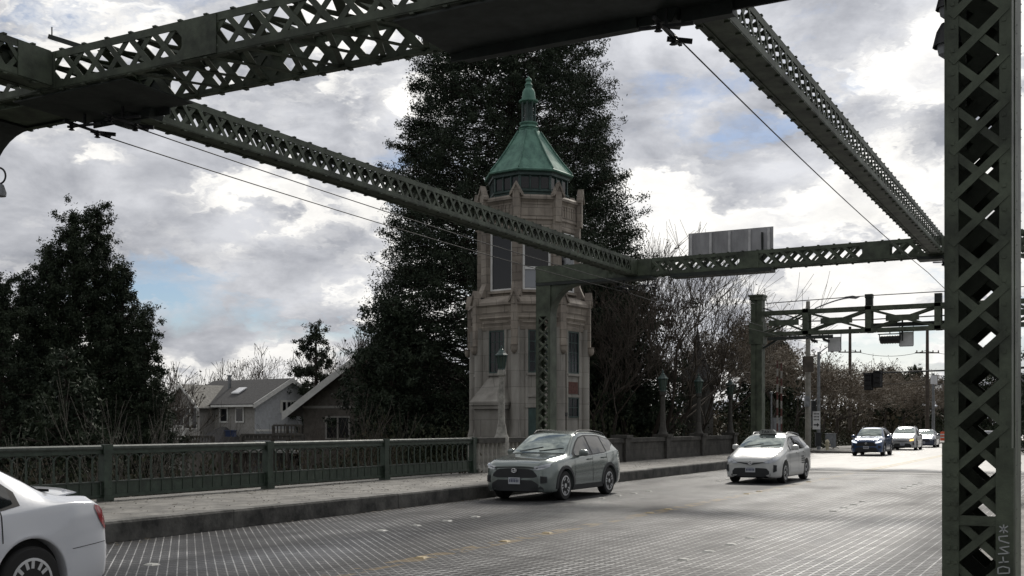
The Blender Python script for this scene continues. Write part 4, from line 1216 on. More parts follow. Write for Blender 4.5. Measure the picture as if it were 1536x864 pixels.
def gantry_hook(px, lab):
    p = PY(px, 535, YG + .1)
    root = empty('floodlight', (p.x, YG, 6.2)); setp(root, lab, 'floodlight', 'small floodlights under the gantry')
    o = MB().bar((p.x, YG, 6.3), (p.x + .1, YG, 6.08), .05, .05)
    wpart(o, 'arm', M['black'], root)
    o = MB().poly([(p.x, YG - .15, 6.12), (p.x + .34, YG - .15, 6.0), (p.x + .34, YG - .15, 5.86), (p.x + .08, YG - .15, 5.95)], (0, .3, 0))
    wpart(o, 'lamp_head', M['black'], root)
gantry_hook(1216, 'small black floodlight under the left end of the gantry, left of two')
gantry_hook(1234, 'small black floodlight under the left end of the gantry, right of two')

# ================================================================== street poles etc
def street_pole():
    b = P(1212, 660, 72); x, y = b.x, b.y
    root = empty('street_light', (x, y, .1)); setp(root, 'beige street pole rising through the gantry with a curved cobra lamp arm', 'street light')
    zt = P(1212, 452, 72).z
    wpart(MB().tube([(x, y, 0), (x, y, 5), (x, y, zt)], [.20, .17, .13], 10), 'pole', M['beige'], root, 40)
    a0, a1 = P(1224, 462, 72), P(1285, 446, 72)
    pts = []
    for t in np.linspace(0, 1, 12):
        q = a0.lerp(a1, t); q.z = a0.z + (a1.z - a0.z) * math.sin(t * math.pi / 2); pts.append(q)
    pts = [Vector((x, y, a0.z - .5))] + pts
    wpart(MB().tube(pts, .045, 6), 'lamp_arm', M['galv'], root, 40)
    e = P(1268, 446, 72)
    o = MB(); dd = (P(1290, 446, 72) - e)
    o.poly([e + Vector((0, 0, .05)), e + dd * .5 + Vector((0, 0, .12)), e + dd + Vector((0, 0, .02)), e + dd * .8 - Vector((0, 0, .08)), e - Vector((0, 0, .02))], FW * .25)
    wpart(o, 'lamp_head', M['galv'], root)
    o = MB().obox(P(1204, 558, 71.6), RT * .72, FW * .05, (0, 0, 1.03))
    wpart(o, 'sign_board', M['twig'], root)
    wpart(MB().obox(P(1208, 610, 71.7), RT * .3, FW * .3, (0, 0, .7)), 'control_box', M['galv'], root)
street_pole()
def signal_pole():
    b = P(1228, 655, 76); x, y = b.x, b.y
    root = empty('signal_pole', (x, y, .1)); setp(root, 'grey pole with slanted arm, black three lamp signal and white arrow sign', 'signal pole')
    zt = P(1228, 528, 76).z
    wpart(MB().tube([(x, y, 0), (x, y, zt)], [.13, .10], 8), 'pole', M['galv'], root, 40)
    wpart(MB().tube([(x, y, zt - .1), P(1240, 521, 76), P(1252, 518, 76)], .04, 6), 'arm', M['galv'], root, 40)
    s = P(1221, 602, 75.6)
    h = wpart(MB().obox(s - RT * .16 - Vector((0, 0, .95)), RT * .32, FW * .3, (0, 0, 1.0)).obox(P(1220, 640, 75.6) - RT * .1, RT * .35, FW * .3, (0, 0, .7)), 'signal_head', M['black'], root)
    o = MB()
    for k in range(3):
        c = s - Vector((0, 0, .15 + .32 * k)) - FW * .02
        o.obox(c - RT * .13 - FW * .18 + Vector((0, 0, .10)), RT * .26, FW * .18, (0, 0, .02)); 
    sub(o, 'visor', M['black'], h)
    c = P(1219, 644, 75.5) 
    wpart(MB().obox(c - FW * .02, RT * .52, FW * .02, (0, 0, 1.25)), 'arrow_sign', M['signface'], root)
    i = MB()
    f = c - FW * .024
    def bx(u0, u1, z0, z1): i.obox(f + RT * u0 + Vector((0, 0, z0)) , RT * (u1 - u0), FW * .003, (0, 0, z1 - z0))
    bx(.06, .34, .26, .36); i.poly([f + RT * .30 + Vector((0, 0, .16)), f + RT * .46 + Vector((0, 0, .31)), f + RT * .30 + Vector((0, 0, .46))], FW * .003)
    for z in (.62, .82, 1.02): 
        for u in (.07, .17, .27, .37): bx(u, u + .065, z, z + .11)
    wpart(i, 'arrow', M['ink'], root)
signal_pole()
def utility(px, ptop, pbot, t, arms, lab):
    b = P(px, pbot, t); x, y = b.x, b.y; zt = P(px, ptop, t).z
    root = empty('utility_pole', (x, y, 0)); setp(root, lab, 'utility pole', 'utility poles beyond the gantry')
    wpart(MB().tube([(x, y, -.3), (x, y, zt)], [.20, .13], 8), 'pole', M['wood_pole'], root, 40)
    for py_, half in arms:
        z = P(px, py_, t).z
        o = MB().obox(Vector((x, y, z)) - RT * half, RT * half * 2, FW * .1, (0, 0, .11))
        for k in (-.9, -.45, .45, .9): o.obox(Vector((x, y, z + .1)) + RT * half * k, RT * .08, FW * .08, (0, 0, .18))
        wpart(o, 'crossarm', M['wood_pole'], root)
    return x, y, zt
U1 = utility(1275, 490, 660, 105, [(529, 1.1)], 'thin dark utility pole left of the black signal housing')
U2 = utility(1391, 490, 662, 100, [(530, 1.1)], 'thin dark utility pole with single crossarm nearest the thick column')
U3 = utility(1203, 445, 655, 140, [], 'faint pale pole with tiny lamp hook behind the street light') if False else None
def mast(px, pbot, t, ptop, arm, lab, sign=None, heads=()):
    b = P(px, pbot, t); x, y = b.x, b.y
    root = empty('mast_arm', (x, y, 0)); setp(root, lab, 'traffic signal')
    wpart(MB().tube([(x, y, -.2), (x, y, P(px, ptop, t).z)], [.16, .12], 8), 'pole', M['galv'], root, 40)
    if arm: wpart(MB().tube([P(a, c, t) for a, c in arm], .045, 6), 'arm', M['cladding'], root, 40)
    if sign:
        x0, x1, y0, y1 = sign
        wpart(MB().obox(P(x0, y1, t - .3), RT * ((x1 - x0) / FPX * t), FW * .04, (0, 0, (y1 - y0) / FPX * t)), 'sign_back', M['signpale'], root)
    for (x0, x1, y0, y1) in heads:
        h = wpart(MB().obox(P(x0, y1, t - .4), RT * ((x1 - x0) / FPX * t), FW * .4, (0, 0, (y1 - y0) / FPX * t)), 'signal_head', M['black'], root)
        o = MB()
        for k in range(3):
            yy = y0 + (y1 - y0) * (k + .12) / 3
            o.obox(P(x0 + 1, yy, t - .65), RT * ((x1 - x0 - 2) / FPX * t), FW * .26, (0, 0, .03))
        sub(o, 'visor', M['black'], h)
        sub(MB().bar(P((x0 + x1) / 2, y0, t - .3), P((x0 + x1) / 2, y0 - 4, t), .05, .05), 'hanger', M['black'], h)
mast(1400, 662, 106, 560, [(1400, 580), (1408, 577), (1425, 574), (1440, 575)], 'grey mast at right with small pale sign back and lamp arms beside the thick column', (1396, 1406, 563, 576), ())
def signal_mast():
    Y = 78.0; x = .9
    root = empty('mast_arm', (x, Y, 0)); setp(root, 'long mast arm carrying the two black traffic signals over the road', 'traffic signal')
    e = PY(1294, 560, Y)
    wpart(MB().tube([(x, Y, .1), (x, Y, e.z + 1.2)], [.17, .13], 8), 'pole', M['galv'], root, 40)
    wpart(MB().tube([(x, Y, e.z - .25), (x - 5, Y, e.z + .15), tuple(e)], [.10, .08, .04], 7), 'arm', M['cladding'], root, 40)
    for (x0, x1, y0, y1) in ((1297, 1308, 561, 584), (1311, 1322, 557, 580)):
        a, b = PY(x0, y1, Y), PY(x1, y0, Y)
        h = wpart(MB().box(a.x, b.x, Y - .25, Y + .12, a.z, b.z).box(a.x - .07, b.x + .07, Y + .12, Y + .14, a.z - .07, b.z + .07), 'signal_head', M['black'], root)
        o = MB()
        for k in range(3):
            z = b.z - (b.z - a.z) * (k + .12) / 3
            o.box(a.x + .05, b.x - .05, Y - .45, Y - .25, z - .02, z)
        sub(o, 'visor', M['black'], h)
signal_mast()
# span wires and utility cables
def cable(a, b, lab, sag=.6, r=.022, grp='utility cables at the far end of the street'):
    wire([a, b], 'utility_cable', lab, r, grp, sag)
z1, z2 = P(1275, 529, 105).z + .3, P(1391, 530, 100).z + .3
cable((U1[0], U1[1], z1), (U2[0], U2[1], z2), 'cable between the two thin dark utility poles, upper one')
cable((U1[0], U1[1], z1 - 2.6), (U2[0], U2[1], z2 - 2.6), 'cable between the two thin dark utility poles, lower one')
cable(P(1232, 545, 76), (U1[0], U1[1], z1 - 2.4), 'cable from the grey signal pole to the left utility pole')
cable((U2[0], U2[1], z2 - 2.2), P(1560, 545, 92), 'cable running right from the right utility pole behind the thick column')
cable((U2[0], U2[1], z2 - .1), P(1560, 520, 92), 'upper cable running right from the right utility pole behind the thick column')
cable((-15.0, YG, 7.9), P(980, 425, 45), 'cable from the gantry column top towards the tower', 0.1, .012)

def gate_arms():
    for px, t, top, lab in ((1166, 56.8, 541, 'raised red and white gate arm right of the gantry column, left one'), (1172, 58, 545, 'raised red and white gate arm right of the gantry column, right one')):
        b = P(px, 655, t); x, y = b.x, b.y; zt = P(px, top, t).z
        root = empty('gate_arm', (x, y, .33)); setp(root, lab, 'gate arm', 'raised crossing gate arms')
        w = MB(); r_ = MB(); n = 10; z0 = 1.1
        for k in range(n):
            a = z0 + (zt - z0) * k / n; e = z0 + (zt - z0) * (k + 1) / n
            (r_ if k % 2 else w).box(x - .04, x + .04, y - .02, y + .02, a, e)
        wpart(w, 'arm', M['gatewhite'], root); wpart(r_, 'stripe', M['gatered'], root)
        wpart(MB().box(x - .22, x + .22, y - .2, y + .2, .2, 1.3).box(x - .26, x + .26, y - .24, y + .24, 1.3, 1.36), 'drive_box', M['galv'], root)
    b = P(1157, 655, 57); x, y = b.x, b.y
    root = empty('bollard_post', (x, y, .3)); setp(root, 'short grey post with small round head left of the gate arms', 'post')
    wpart(MB().tube([(x, y, .2), (x, y, P(1157, 592, 57).z)], .045, 8), 'post', M['galv'], root)
    wpart(MB().lathe([(.03, 0), (.09, .04), (.09, .14), (.02, .18)], (x, y, P(1157, 592, 57).z), 8), 'head', M['galv'], root)
gate_arms()
def cabinet(px0, px1, py0, py1, t, lab, mtl='galv'):
    a = P(px0, py1, t); z = a.z
    w = (px1 - px0) / FPX * t; h = (py1 - py0) / FPX * t
    root = empty('utility_cabinet', a); setp(root, lab, 'cabinet')
    wpart(MB().obox(a, RT * w, FW * w * .8, (0, 0, h)).obox(a - RT * .04 - FW * .04 + Vector((0, 0, h)), RT * (w + .08), FW * (w * .8 + .08), (0, 0, .05)), 'housing', M[mtl], root)
    wpart(MB().obox(a + RT * w * .08 - FW * .015 + Vector((0, 0, h * .08)), RT * w * .84, FW * .012, (0, 0, h * .84)), 'door', M[mtl], root)
cabinet(1241, 1254, 651, 671, 77, 'pale grey utility cabinet beside the road left of the blue car')
cabinet(1224, 1232, 650, 669, 72, 'dark cabinet at the foot of the street light', 'cladding')
cabinet(1160, 1171, 628, 655, 58, 'narrow grey box behind the taxi roof near the gate arms', 'galv')
def hydrant():
    p = P(1241, 671, 74); x, y = p.x, p.y; z = .05
    root = empty('fire_hydrant', (x, y, z)); setp(root, 'small pale yellow hydrant in front of the grey cabinet', 'hydrant')
    wpart(MB().lathe([(.17, z), (.17, z + .08), (.11, z + .1), (.11, z + .55), (.15, z + .58), (.15, z + .64), (.12, z + .72), (.04, z + .80)], (x, y, 0), 12), 'barrel', M['yellowish'], root, 40)
    wpart(MB().bar((x - .2, y, z + .42), (x + .2, y, z + .42), .11, .11), 'nozzle', M['yellowish'], root)
hydrant()
def barrier(px, t, lab):
    p = P(px, 668, t); x, y = p.x, p.y
    root = empty('traffic_barrel', (x, y, .13)); setp(root, lab, 'traffic barrel', 'orange barrels at the far right')
    wpart(MB().lathe([(.32, .13), (.32, .19), (.26, .20), (.24, .6), (.23, 1.0), (.18, 1.1)], (x, y, 0), 12), 'barrel', M['orange'], root, 40)
    wpart(MB().lathe([(.256, .40), (.252, .54)], (x, y, 0), 12).lathe([(.245, .72), (.24, .86)], (x, y, 0), 12), 'band', M['signface'], root)
barrier(1414, 118, 'orange and white barrel left of the thick column at the end of the road')
barrier(1419, 120, 'orange and white barrel partly hidden by the thick column')
# ================================================================== cars
def chaikin(pts, n=2):
    pts = [np.array(p, float) for p in pts]
    for _ in range(n):
        o = [pts[0]]
        for a, b in zip(pts, pts[1:]):
            o += [a * .75 + b * .25, a * .25 + b * .75]
        o.append(pts[-1]); pts = o
    return np.array(pts)
def pch(xs, ys):
    xs, ys = np.array(xs, float), np.array(ys, float); h = np.diff(xs); d = np.diff(ys) / h
    mm_ = np.zeros(len(xs)); mm_[0] = d[0]; mm_[-1] = d[-1]
    for i in range(1, len(xs) - 1):
        if d[i - 1] * d[i] > 0:
            w1 = 2 * h[i] + h[i - 1]; w2 = h[i] + 2 * h[i - 1]; mm_[i] = (w1 + w2) / (w1 / d[i - 1] + w2 / d[i])
    def f(x):
        x = min(max(x, xs[0]), xs[-1]); i = min(int(np.searchsorted(xs, x, 'right')) - 1, len(h) - 1); i = max(i, 0)
        t = (x - xs[i]) / h[i]; t2, t3 = t * t, t ** 3
        return (2 * t3 - 3 * t2 + 1) * ys[i] + (t3 - 2 * t2 + t) * h[i] * mm_[i] + (-2 * t3 + 3 * t2) * ys[i + 1] + (t3 - t2) * h[i] * mm_[i + 1]
    return f

class Car:
    def __init__(s, spec):
        s.sp = spec; s.L = spec['L']
        T = spec['tab']; xs = [r[0] for r in T]
        s.zt, s.zs, s.w, s.zre, s.wre, s.zb = [pch(xs, [r[i] for r in T]) for i in range(1, 7)]
        s.cache = {}
    def sec(s, l):
        k = round(l, 4)
        if k in s.cache: return s.cache[k]
        w, zs, zt, zre, wre, zb = s.w(l), s.zs(l), s.zt(l), s.zre(l), s.wre(l), s.zb(l)
        arch = zb
        Ra = s.sp['R'] + .065
        for xw in (s.sp['wf'], s.sp['wr']):
            q = Ra * Ra - (l - xw) ** 2
            if q > 0: arch = max(arch, s.sp['R'] + math.sqrt(q))
        up = arch > zb + .02
        z1 = arch
        P_ = [(w - (.16), z1 + (0.0 if not up else -.0)), (w - (.03 if not up else .015), z1),
              (w * .995, max(zb + .14, z1 + .012)), (w, max(zb + .32, z1 + .03)), (w * .992, max(zs - .22, z1 + .05)),
              (w * .972, max(zs - .03, z1 + .07)), (w * .955 if wre < w * .93 else w * .965, max(zs, z1 + .085))]
        zs2 = P_[-1][1]
        P_ += [(wre + .012, max(zre, zs2 + .002)), (wre - .05, max(zre + .03, zs2 + .006)), (wre * .66, max(zt - .012, zs2 + .010)), (wre * .3, max(zt - .002, zs2 + .012)), (0, max(zt, zs2 + .012))]
        c = chaikin(P_, 2)
        s.cache[k] = c
        return c
    def Wd(s, l, z):
        c = s.sec(l); i = int(np.argmax(c[:, 1] >= z)) if (c[:, 1] >= z).any() else -1
        if i < 0: return 0.0
        if i == 0: return float(c[0, 0])
        a, b = c[i - 1], c[i]
        t = (z - a[1]) / max(1e-6, b[1] - a[1])
        y = a[0] + (b[0] - a[0]) * t
        if z < s.zb(l) + .05 and i < 3: y = max(y, c[3, 0])
        return float(y)
    def top(s, l, y):
        c = s.sec(l); c = c[int(np.argmax(c[:, 0])):][::-1]; return float(np.interp(abs(y), c[:, 0], c[:, 1]))
    def wside(s, l, z):
        """side half width, ignoring the wheel arch"""
        w, zs, wre, zre, zb = s.w(l), s.zs(l), s.wre(l), s.zre(l), s.zb(l)
        if z <= zs - .22: 
            q = np.interp(z, [zb, zb + .14, zb + .32, max(zs - .22, zb + .33)], [w - .03, w * .995, w, w * .992])
            return float(q)
        return s.Wd(l, z)
    def side(s, mb, ls, lo, hi, off=.006, rows=4, sgn=(1, -1), n=14):
        ll = np.linspace(ls[0], ls[-1], n)
        for sg in sgn:
            b = len(mb.v)
            for l in ll:
                a, c = np.interp(l, ls, lo), np.interp(l, ls, hi)
                for j in range(rows + 1):
                    z = a + (c - a) * j / rows
                    mb.v.append((sg * (s.wside(l, z) + off), l, z))
            m_ = rows + 1
            for i in range(n - 1):
                for j in range(rows): mb.f.append((b + i * m_ + j, b + (i + 1) * m_ + j, b + (i + 1) * m_ + j + 1, b + i * m_ + j + 1))
        return mb
    def fx(s, y, z, rear=False):
        """length position of the front (or rear) surface at lateral y, height z"""
        rng_ = np.linspace(0, 1.3, 66)
        for l in rng_:
            ll = s.L - l if rear else l
            c = s.sec(ll)
            wd = s.Wd(ll, z) if l < .48 else s.wside(ll, z)
            if c[-1, 1] >= z and wd >= abs(y) and s.top(ll, y) >= z - .004: return ll
        return s.L - 1.3 if rear else 1.3
    def front(s, mb, ys, lo, hi, off=.012, rows=3, n=12, rear=False, sgn=(1,)):
        yy = np.linspace(ys[0], ys[-1], n)
        for sg in sgn:
            b = len(mb.v)
            for y in yy:
                a, c = np.interp(y, ys, lo), np.interp(y, ys, hi)
                for j in range(rows + 1):
                    z = a + (c - a) * j / rows; x = s.fx(y, z, rear)
                    ow = s.sp.get('_', 0)
                    dl = (s.L - x) if rear else x; oy = off * min(1, dl / .12)
                    mb.v.append((sg * (y + oy), x + (off if rear else -off), z + off * .4 * min(1, dl / .3)))
            m_ = rows + 1
            for i in range(n - 1):
                for j in range(rows): mb.f.append((b + i * m_ + j, b + (i + 1) * m_ + j, b + (i + 1) * m_ + j + 1, b + i * m_ + j + 1))
        return mb
    def topq(s, mb, ls, half, off=.006, n=10, rows=10, k=1.0):
        ll = np.linspace(ls[0], ls[-1], n); b = len(mb.v)
        for l in ll:
            h = np.interp(l, ls, half)
            for j in range(rows + 1):
                y = -h + 2 * h * j / rows; mb.v.append((y, l - off * .3, s.top(l, y) + off))
        m_ = rows + 1
        for i in range(n - 1):
            for j in range(rows): mb.f.append((b + i * m_ + j, b + i * m_ + j + 1, b + (i + 1) * m_ + j + 1, b + (i + 1) * m_ + j))
        return mb
    def body(s):
        ls = set(np.linspace(0, s.L, 70).round(3)) | {.015, .04, .08, s.L - .015, s.L - .04, s.L - .08}
        Ra = s.sp['R'] + .065
        for xw in (s.sp['wf'], s.sp['wr']):
            for k in range(25): ls.add(round(xw + Ra * math.cos(math.pi * k / 24), 4))
        ls = sorted(l for l in ls if 0 <= l <= s.L)
        mb = MB(); m_ = len(s.sec(0))
        for l in ls:
            c = s.sec(l)
            for (y, z) in c: mb.v.append((y, l, z))
            for (y, z) in c[-2::-1]: mb.v.append((-y, l, z))
        k = 2 * m_ - 1
        for i in range(len(ls) - 1):
            for j in range(k - 1): mb.f.append((i * k + j, i * k + j + 1, (i + 1) * k + j + 1, (i + 1) * k + j))
        mb.f.append(tuple(range(k))); mb.f.append(tuple((len(ls) - 1) * k + j for j in range(k))[::-1])
        return mb

def wheel_mb(R_, W_, side):
    t = MB().lathe([(R_ * .66, -W_ / 2), (R_ * .92, -W_ / 2), (R_ * .985, -W_ / 2 + .02), (R_, -W_ / 2 + .05), (R_, W_ / 2 - .05), (R_ * .985, W_ / 2 - .02), (R_ * .92, W_ / 2), (R_ * .66, W_ / 2)], (0, 0, 0), 32, 'x')
    return t
def rim_mb(R_, W_, n, double=True):
    q = MB(); x0 = W_ / 2 - .025; x1 = W_ / 2 + .004
    r = R_ * .68
    q.lathe([(r, x0 - .1), (r, x1), (r - .025, x1 + .002), (r - .03, x0 - .1)], (0, 0, 0), 32, 'x')
    q.lathe([(.075, x0 - .03), (.075, x1 - .01), (.045, x1), (.01, x1)], (0, 0, 0), 14, 'x')
    for k in range(n):
        for dd in ((-.14, .14) if double else (0,)):
            a = 2 * math.pi * k / n + dd; a2 = 2 * math.pi * k / n + dd * 1.4
            w = .034 if double else .07
            q.bar((x1 - .016, .05 * math.cos(a), .05 * math.sin(a)), (x1 - .012, (r - .015) * math.cos(a2), (r - .015) * math.sin(a2)), w, .02, (1, 0, 0))
    return q

def build_car(name, spec, lab, cat, X, Yf, rz=0.0, group=None, rim=M['alloy']):
    c = Car(spec); L = c.L
    root = empty(name, (X, Yf, 0)); 
    setp(root, lab, cat, group)
    paint = M[spec['paint']]
    def part(mb, nm, mtl, smooth=35, par=None, **k): return mb.build(nm, mtl, par or root, smooth, **k)
    body = part(c.body(), 'body', paint, 32)
    # dark tub below
    ch = MB(); w = c.w(L / 2) - .13
    ch.box(-w + .05, w - .05, .18, L - .18, spec.get('clr', .2), .62)
    ch.box(-w + .0, w - .0, spec['wf'] - .45, spec['wf'] + .45, .3, .8); ch.box(-w, w, spec['wr'] - .45, min(spec['wr'] + .45, L - .2), .3, .8)
    part(ch, 'chassis', M['chassis'], False)
    # glass
    for nm, a in spec.get('side_windows', []):
        for sg in (1, -1):
            part(c.side(MB(), a[0], a[1], a[2], .007, 5, (sg,), 16), 'side_window', M['carglass'])
    if 'trim' in spec:
        [part(c.side(MB(), *spec['trim'], .003, 4, (sg,), 24), 'window_trim', M[spec.get('trimmat', 'cladding')]) for sg in (1, -1)]
    ws = spec['ws']; part(c.topq(MB(), ws[0], ws[1], .008, 12), 'windshield', M['windshield'])
    if 'rw' in spec: part(c.topq(MB(), spec['rw'][0], spec['rw'][1], .008, 12), 'rear_window', M['carglass'])
    if 'sunroof' in spec: part(c.topq(MB(), spec['sunroof'][0], spec['sunroof'][1], .006, 6), 'sunroof', M['carglass'])
    for a in spec.get('grille', []): part(c.front(MB(), *a, off=.014), 'grille', M['cladding'])
    for a in spec.get('grillebar', []): part(c.front(MB(), *a, off=.03), 'grille_bar', M[spec.get('barmat', 'chrome')])
    for sg in (1, -1):
        for a in spec.get('lamp', []): part(c.front(MB(), *a, off=.02, sgn=(sg,)), 'headlight', M[spec.get('lampmat', 'headlamp')])
        for a in spec.get('fog', []): part(c.front(MB(), *a, off=.022, sgn=(sg,)), 'fog_lamp_recess', M['cladding'])
        for a in spec.get('drl', []): part(c.front(MB(), *a, off=.032, sgn=(sg,)), 'running_light', M['headlamp'])
    if 'turn' in spec:
        for a in spec['turn']: part(c.front(MB(), *a, off=.03, sgn=(spec.get('turnside', 1),)), 'turn_signal', M['turn_on'])
    for a in spec.get('tail', []):
        for sg in (1, -1):
            part(c.side(MB(), a[0], a[1], a[2], .010, 4, (sg,), 10), 'tail_lamp', M['taillamp'])
    for a in spec.get('tailr', []):
        for sg in (1, -1): part(c.front(MB(), *a, off=.012, rear=True, sgn=(sg,)), 'tail_lamp', M['taillamp'])
    # plate
    if 'platez' in spec:
        z = spec['platez']; x = c.fx(0, z) - .045
        p = part(MB().box(-.155, .155, x, x + .02, z - .08, z + .08), 'licence_plate', M['plate'], False)
        q = MB()
        for k in range(6):
            u = -.125 + k * .044; q.box(u, u + .028, x - .003, x - .001, z - .035, z + .035)
        q.box(-.10, .10, x - .003, x - .001, z + .05, z + .06)
        part(q, 'plate_text', M['plateink'], False, p)
    em = spec.get('emblem')
    if em:
        x = c.fx(0, em) - .05
        q = MB()
        for a, b in ((.07, .048), (.032, .045)):
            q.tube([(a * math.cos(t), x, em + b * math.sin(t)) for t in np.linspace(0, 2 * math.pi, 17)], .009, 5, False)
        q.tube([(.068 * math.cos(t), x, em + .022 + .02 * math.sin(t)) for t in np.linspace(0, 2 * math.pi, 13)], .007, 5, False)
        part(q, 'emblem', M['chrome'])
    # seams: doors
    q = MB()
    for (l, z0, z1) in spec.get('seams', []):
        n = 8
        for sg in (1, -1):
            b = len(q.v)
            for j in range(n + 1):
                z = z0 + (z1 - z0) * j / n; lj = l + spec.get('seambend', 0) * (j / n - .5)
                for dl in (-.006, .006): q.v.append((sg * (c.wside(lj, z) + .004), lj + dl, z))
            for j in range(n): q.f.append((b + 2 * j, b + 2 * j + 1, b + 2 * j + 3, b + 2 * j + 2))
    if q.v: part(q, 'door_seam', M['chassis'])
    if 'cladding' in spec:
        for sg in (1, -1): part(c.side(MB(), *spec['cladding'], .008, 3, (sg,), 20), 'sill_cladding', M[spec.get('cladmat', 'cladding')])
    if spec.get('flare'):
        for xw in (spec['wf'], spec['wr']):
            for sg in (1, -1):
                q = MB(); Ra = spec['R'] + .06; Rb = Ra + spec['flare']
                b = len(q.v); n = 22
                for k in range(n + 1):
                    a = math.pi * k / n * 1.08 - .04 * math.pi
                    for r_, of in ((Ra, .0), (Ra, .02), (Rb, .018), (Rb + .008, .0)):
                        l = xw + r_ * math.cos(a); z = max(spec['R'] + r_ * math.sin(a), c.zb(L / 2))
                        l = min(max(l, 0.01), L - .01)
                        q.v.append((sg * (c.wside(l, z) + of), l, z))
                for k in range(n):
                    for j in range(3): q.f.append((b + k * 4 + j, b + k * 4 + j + 1, b + k * 4 + 4 + j + 1, b + k * 4 + 4 + j))
                part(q, 'wheel_arch', M[spec.get('flaremat', 'cladding')])
    for (l, z) in spec.get('handles', []):
        for sg in (1, -1):
            y = c.wside(l, z)
            part(MB().bar((sg * (y + .03), l - .11, z), (sg * (y + .03), l + .11, z + .005), .025, .035).bar((sg * y, l - .09, z), (sg * (y + .03), l - .09, z), .03, .025).bar((sg * y, l + .09, z), (sg * (y + .03), l + .09, z), .03, .025), 'door_handle', M[spec.get('handlemat', spec['paint'])], 40)
    # mirrors
    l, z = spec['mirror']
    for sg in (1, -1):
        y = c.wside(l, z - .05)
        o = MB(); prof = [(-.10, .02), (-.085, .09), (-.03, .115), (.05, .105), (.085, .06), (.085, -.02), (.02, -.06), (-.07, -.05)]
        a_ = [(sg * (y + .06), l + .03 + .0, z + p[1]) for p in prof]
        b = len(o.v); n = len(prof)
        for (px_, sc, dl) in ((.03, .55, .03), (.07, .95, .015), (.17, 1.0, .02), (.235, .82, .04), (.25, .5, .05)):
            for p in prof: o.v.append((sg * (y + px_), l + dl + p[0] * sc * .9, z + .02 + p[1] * sc))
        for i in range(4):
            for j in range(n): o.f.append((b + i * n + j, b + i * n + (j + 1) % n, b + (i + 1) * n + (j + 1) % n, b + (i + 1) * n + j))
        o.f.append(tuple(range(b, b + n))); o.f.append(tuple(range(b + 4 * n, b + 5 * n)))
        o.bar((sg * (y - .03), l + .02, z - .04), (sg * (y + .09), l + .03, z - .02), .09, .045)
        part(o, 'side_mirror', M[spec.get('mirrormat', spec['paint'])], 45)
    if 'rails' in spec:
        l0, l1, y_ = spec['rails']
        for sg in (1, -1):
            pts = []
            for t in np.linspace(0, 1, 14):
                l = l0 + (l1 - l0) * t; h = .055 * min(1, 6 * min(t, 1 - t) ** .7)
                pts.append((sg * y_, l, c.top(l, y_) + h))
            part(MB().tube(pts, .02, 6), 'roof_rail', M[spec.get('railmat', 'cladding')], 40)
    if 'spoiler' in spec:
        part(spec['spoiler'](c), 'spoiler', paint, 35)
    if 'wiper' in spec:
        q = MB()
        for y0, y1 in ((-.55, .05), (.0, .62)):
            l0 = ws[0][0] + .04
            q.bar((y0, l0, c.top(l0, y0) + .025), (y1, l0 + .12, c.top(l0 + .12, y1) + .025), .015, .015)
        part(q, 'wiper', M['cladding'], False)
    # wheels
    wb = None
    for xw in (spec['wf'], spec['wr']):
        for sg in (1, -1):
            if wb is None:
                ty = wheel_mb(spec['R'], .225, 1).build('tyre', M['rubber'], None, 40)
                rm = rim_mb(spec['R'], .225, spec.get('spokes', 5)).build('rim', rim, None, 40)
                bk = MB().lathe([(spec['R'] * .66, .02), (spec['R'] * .66, .045)], (0, 0, 0), 20, 'x').build('brake_disc', M['chassis'], None)
                tpl = (ty, rm, bk); wb = True; use = tpl
            else:
                use = tuple(q_.copy() for q_ in tpl)
                for q_ in use: COL.objects.link(q_)
            wq = bpy.data.objects.new('wheel', None); COL.objects.link(wq); wq.parent = root
            wq.location = (sg * (c.w(xw) - .125), xw, spec['R']); wq.rotation_euler = (0.37 * (xw + sg), 0, 0 if sg > 0 else math.pi)
            for q_ in use: q_.parent = wq
    if 'extra' in spec: spec['extra'](c, root, part)
    # pivot: turn about the body centre
    root.rotation_euler = (0, 0, rz)
    return root, c

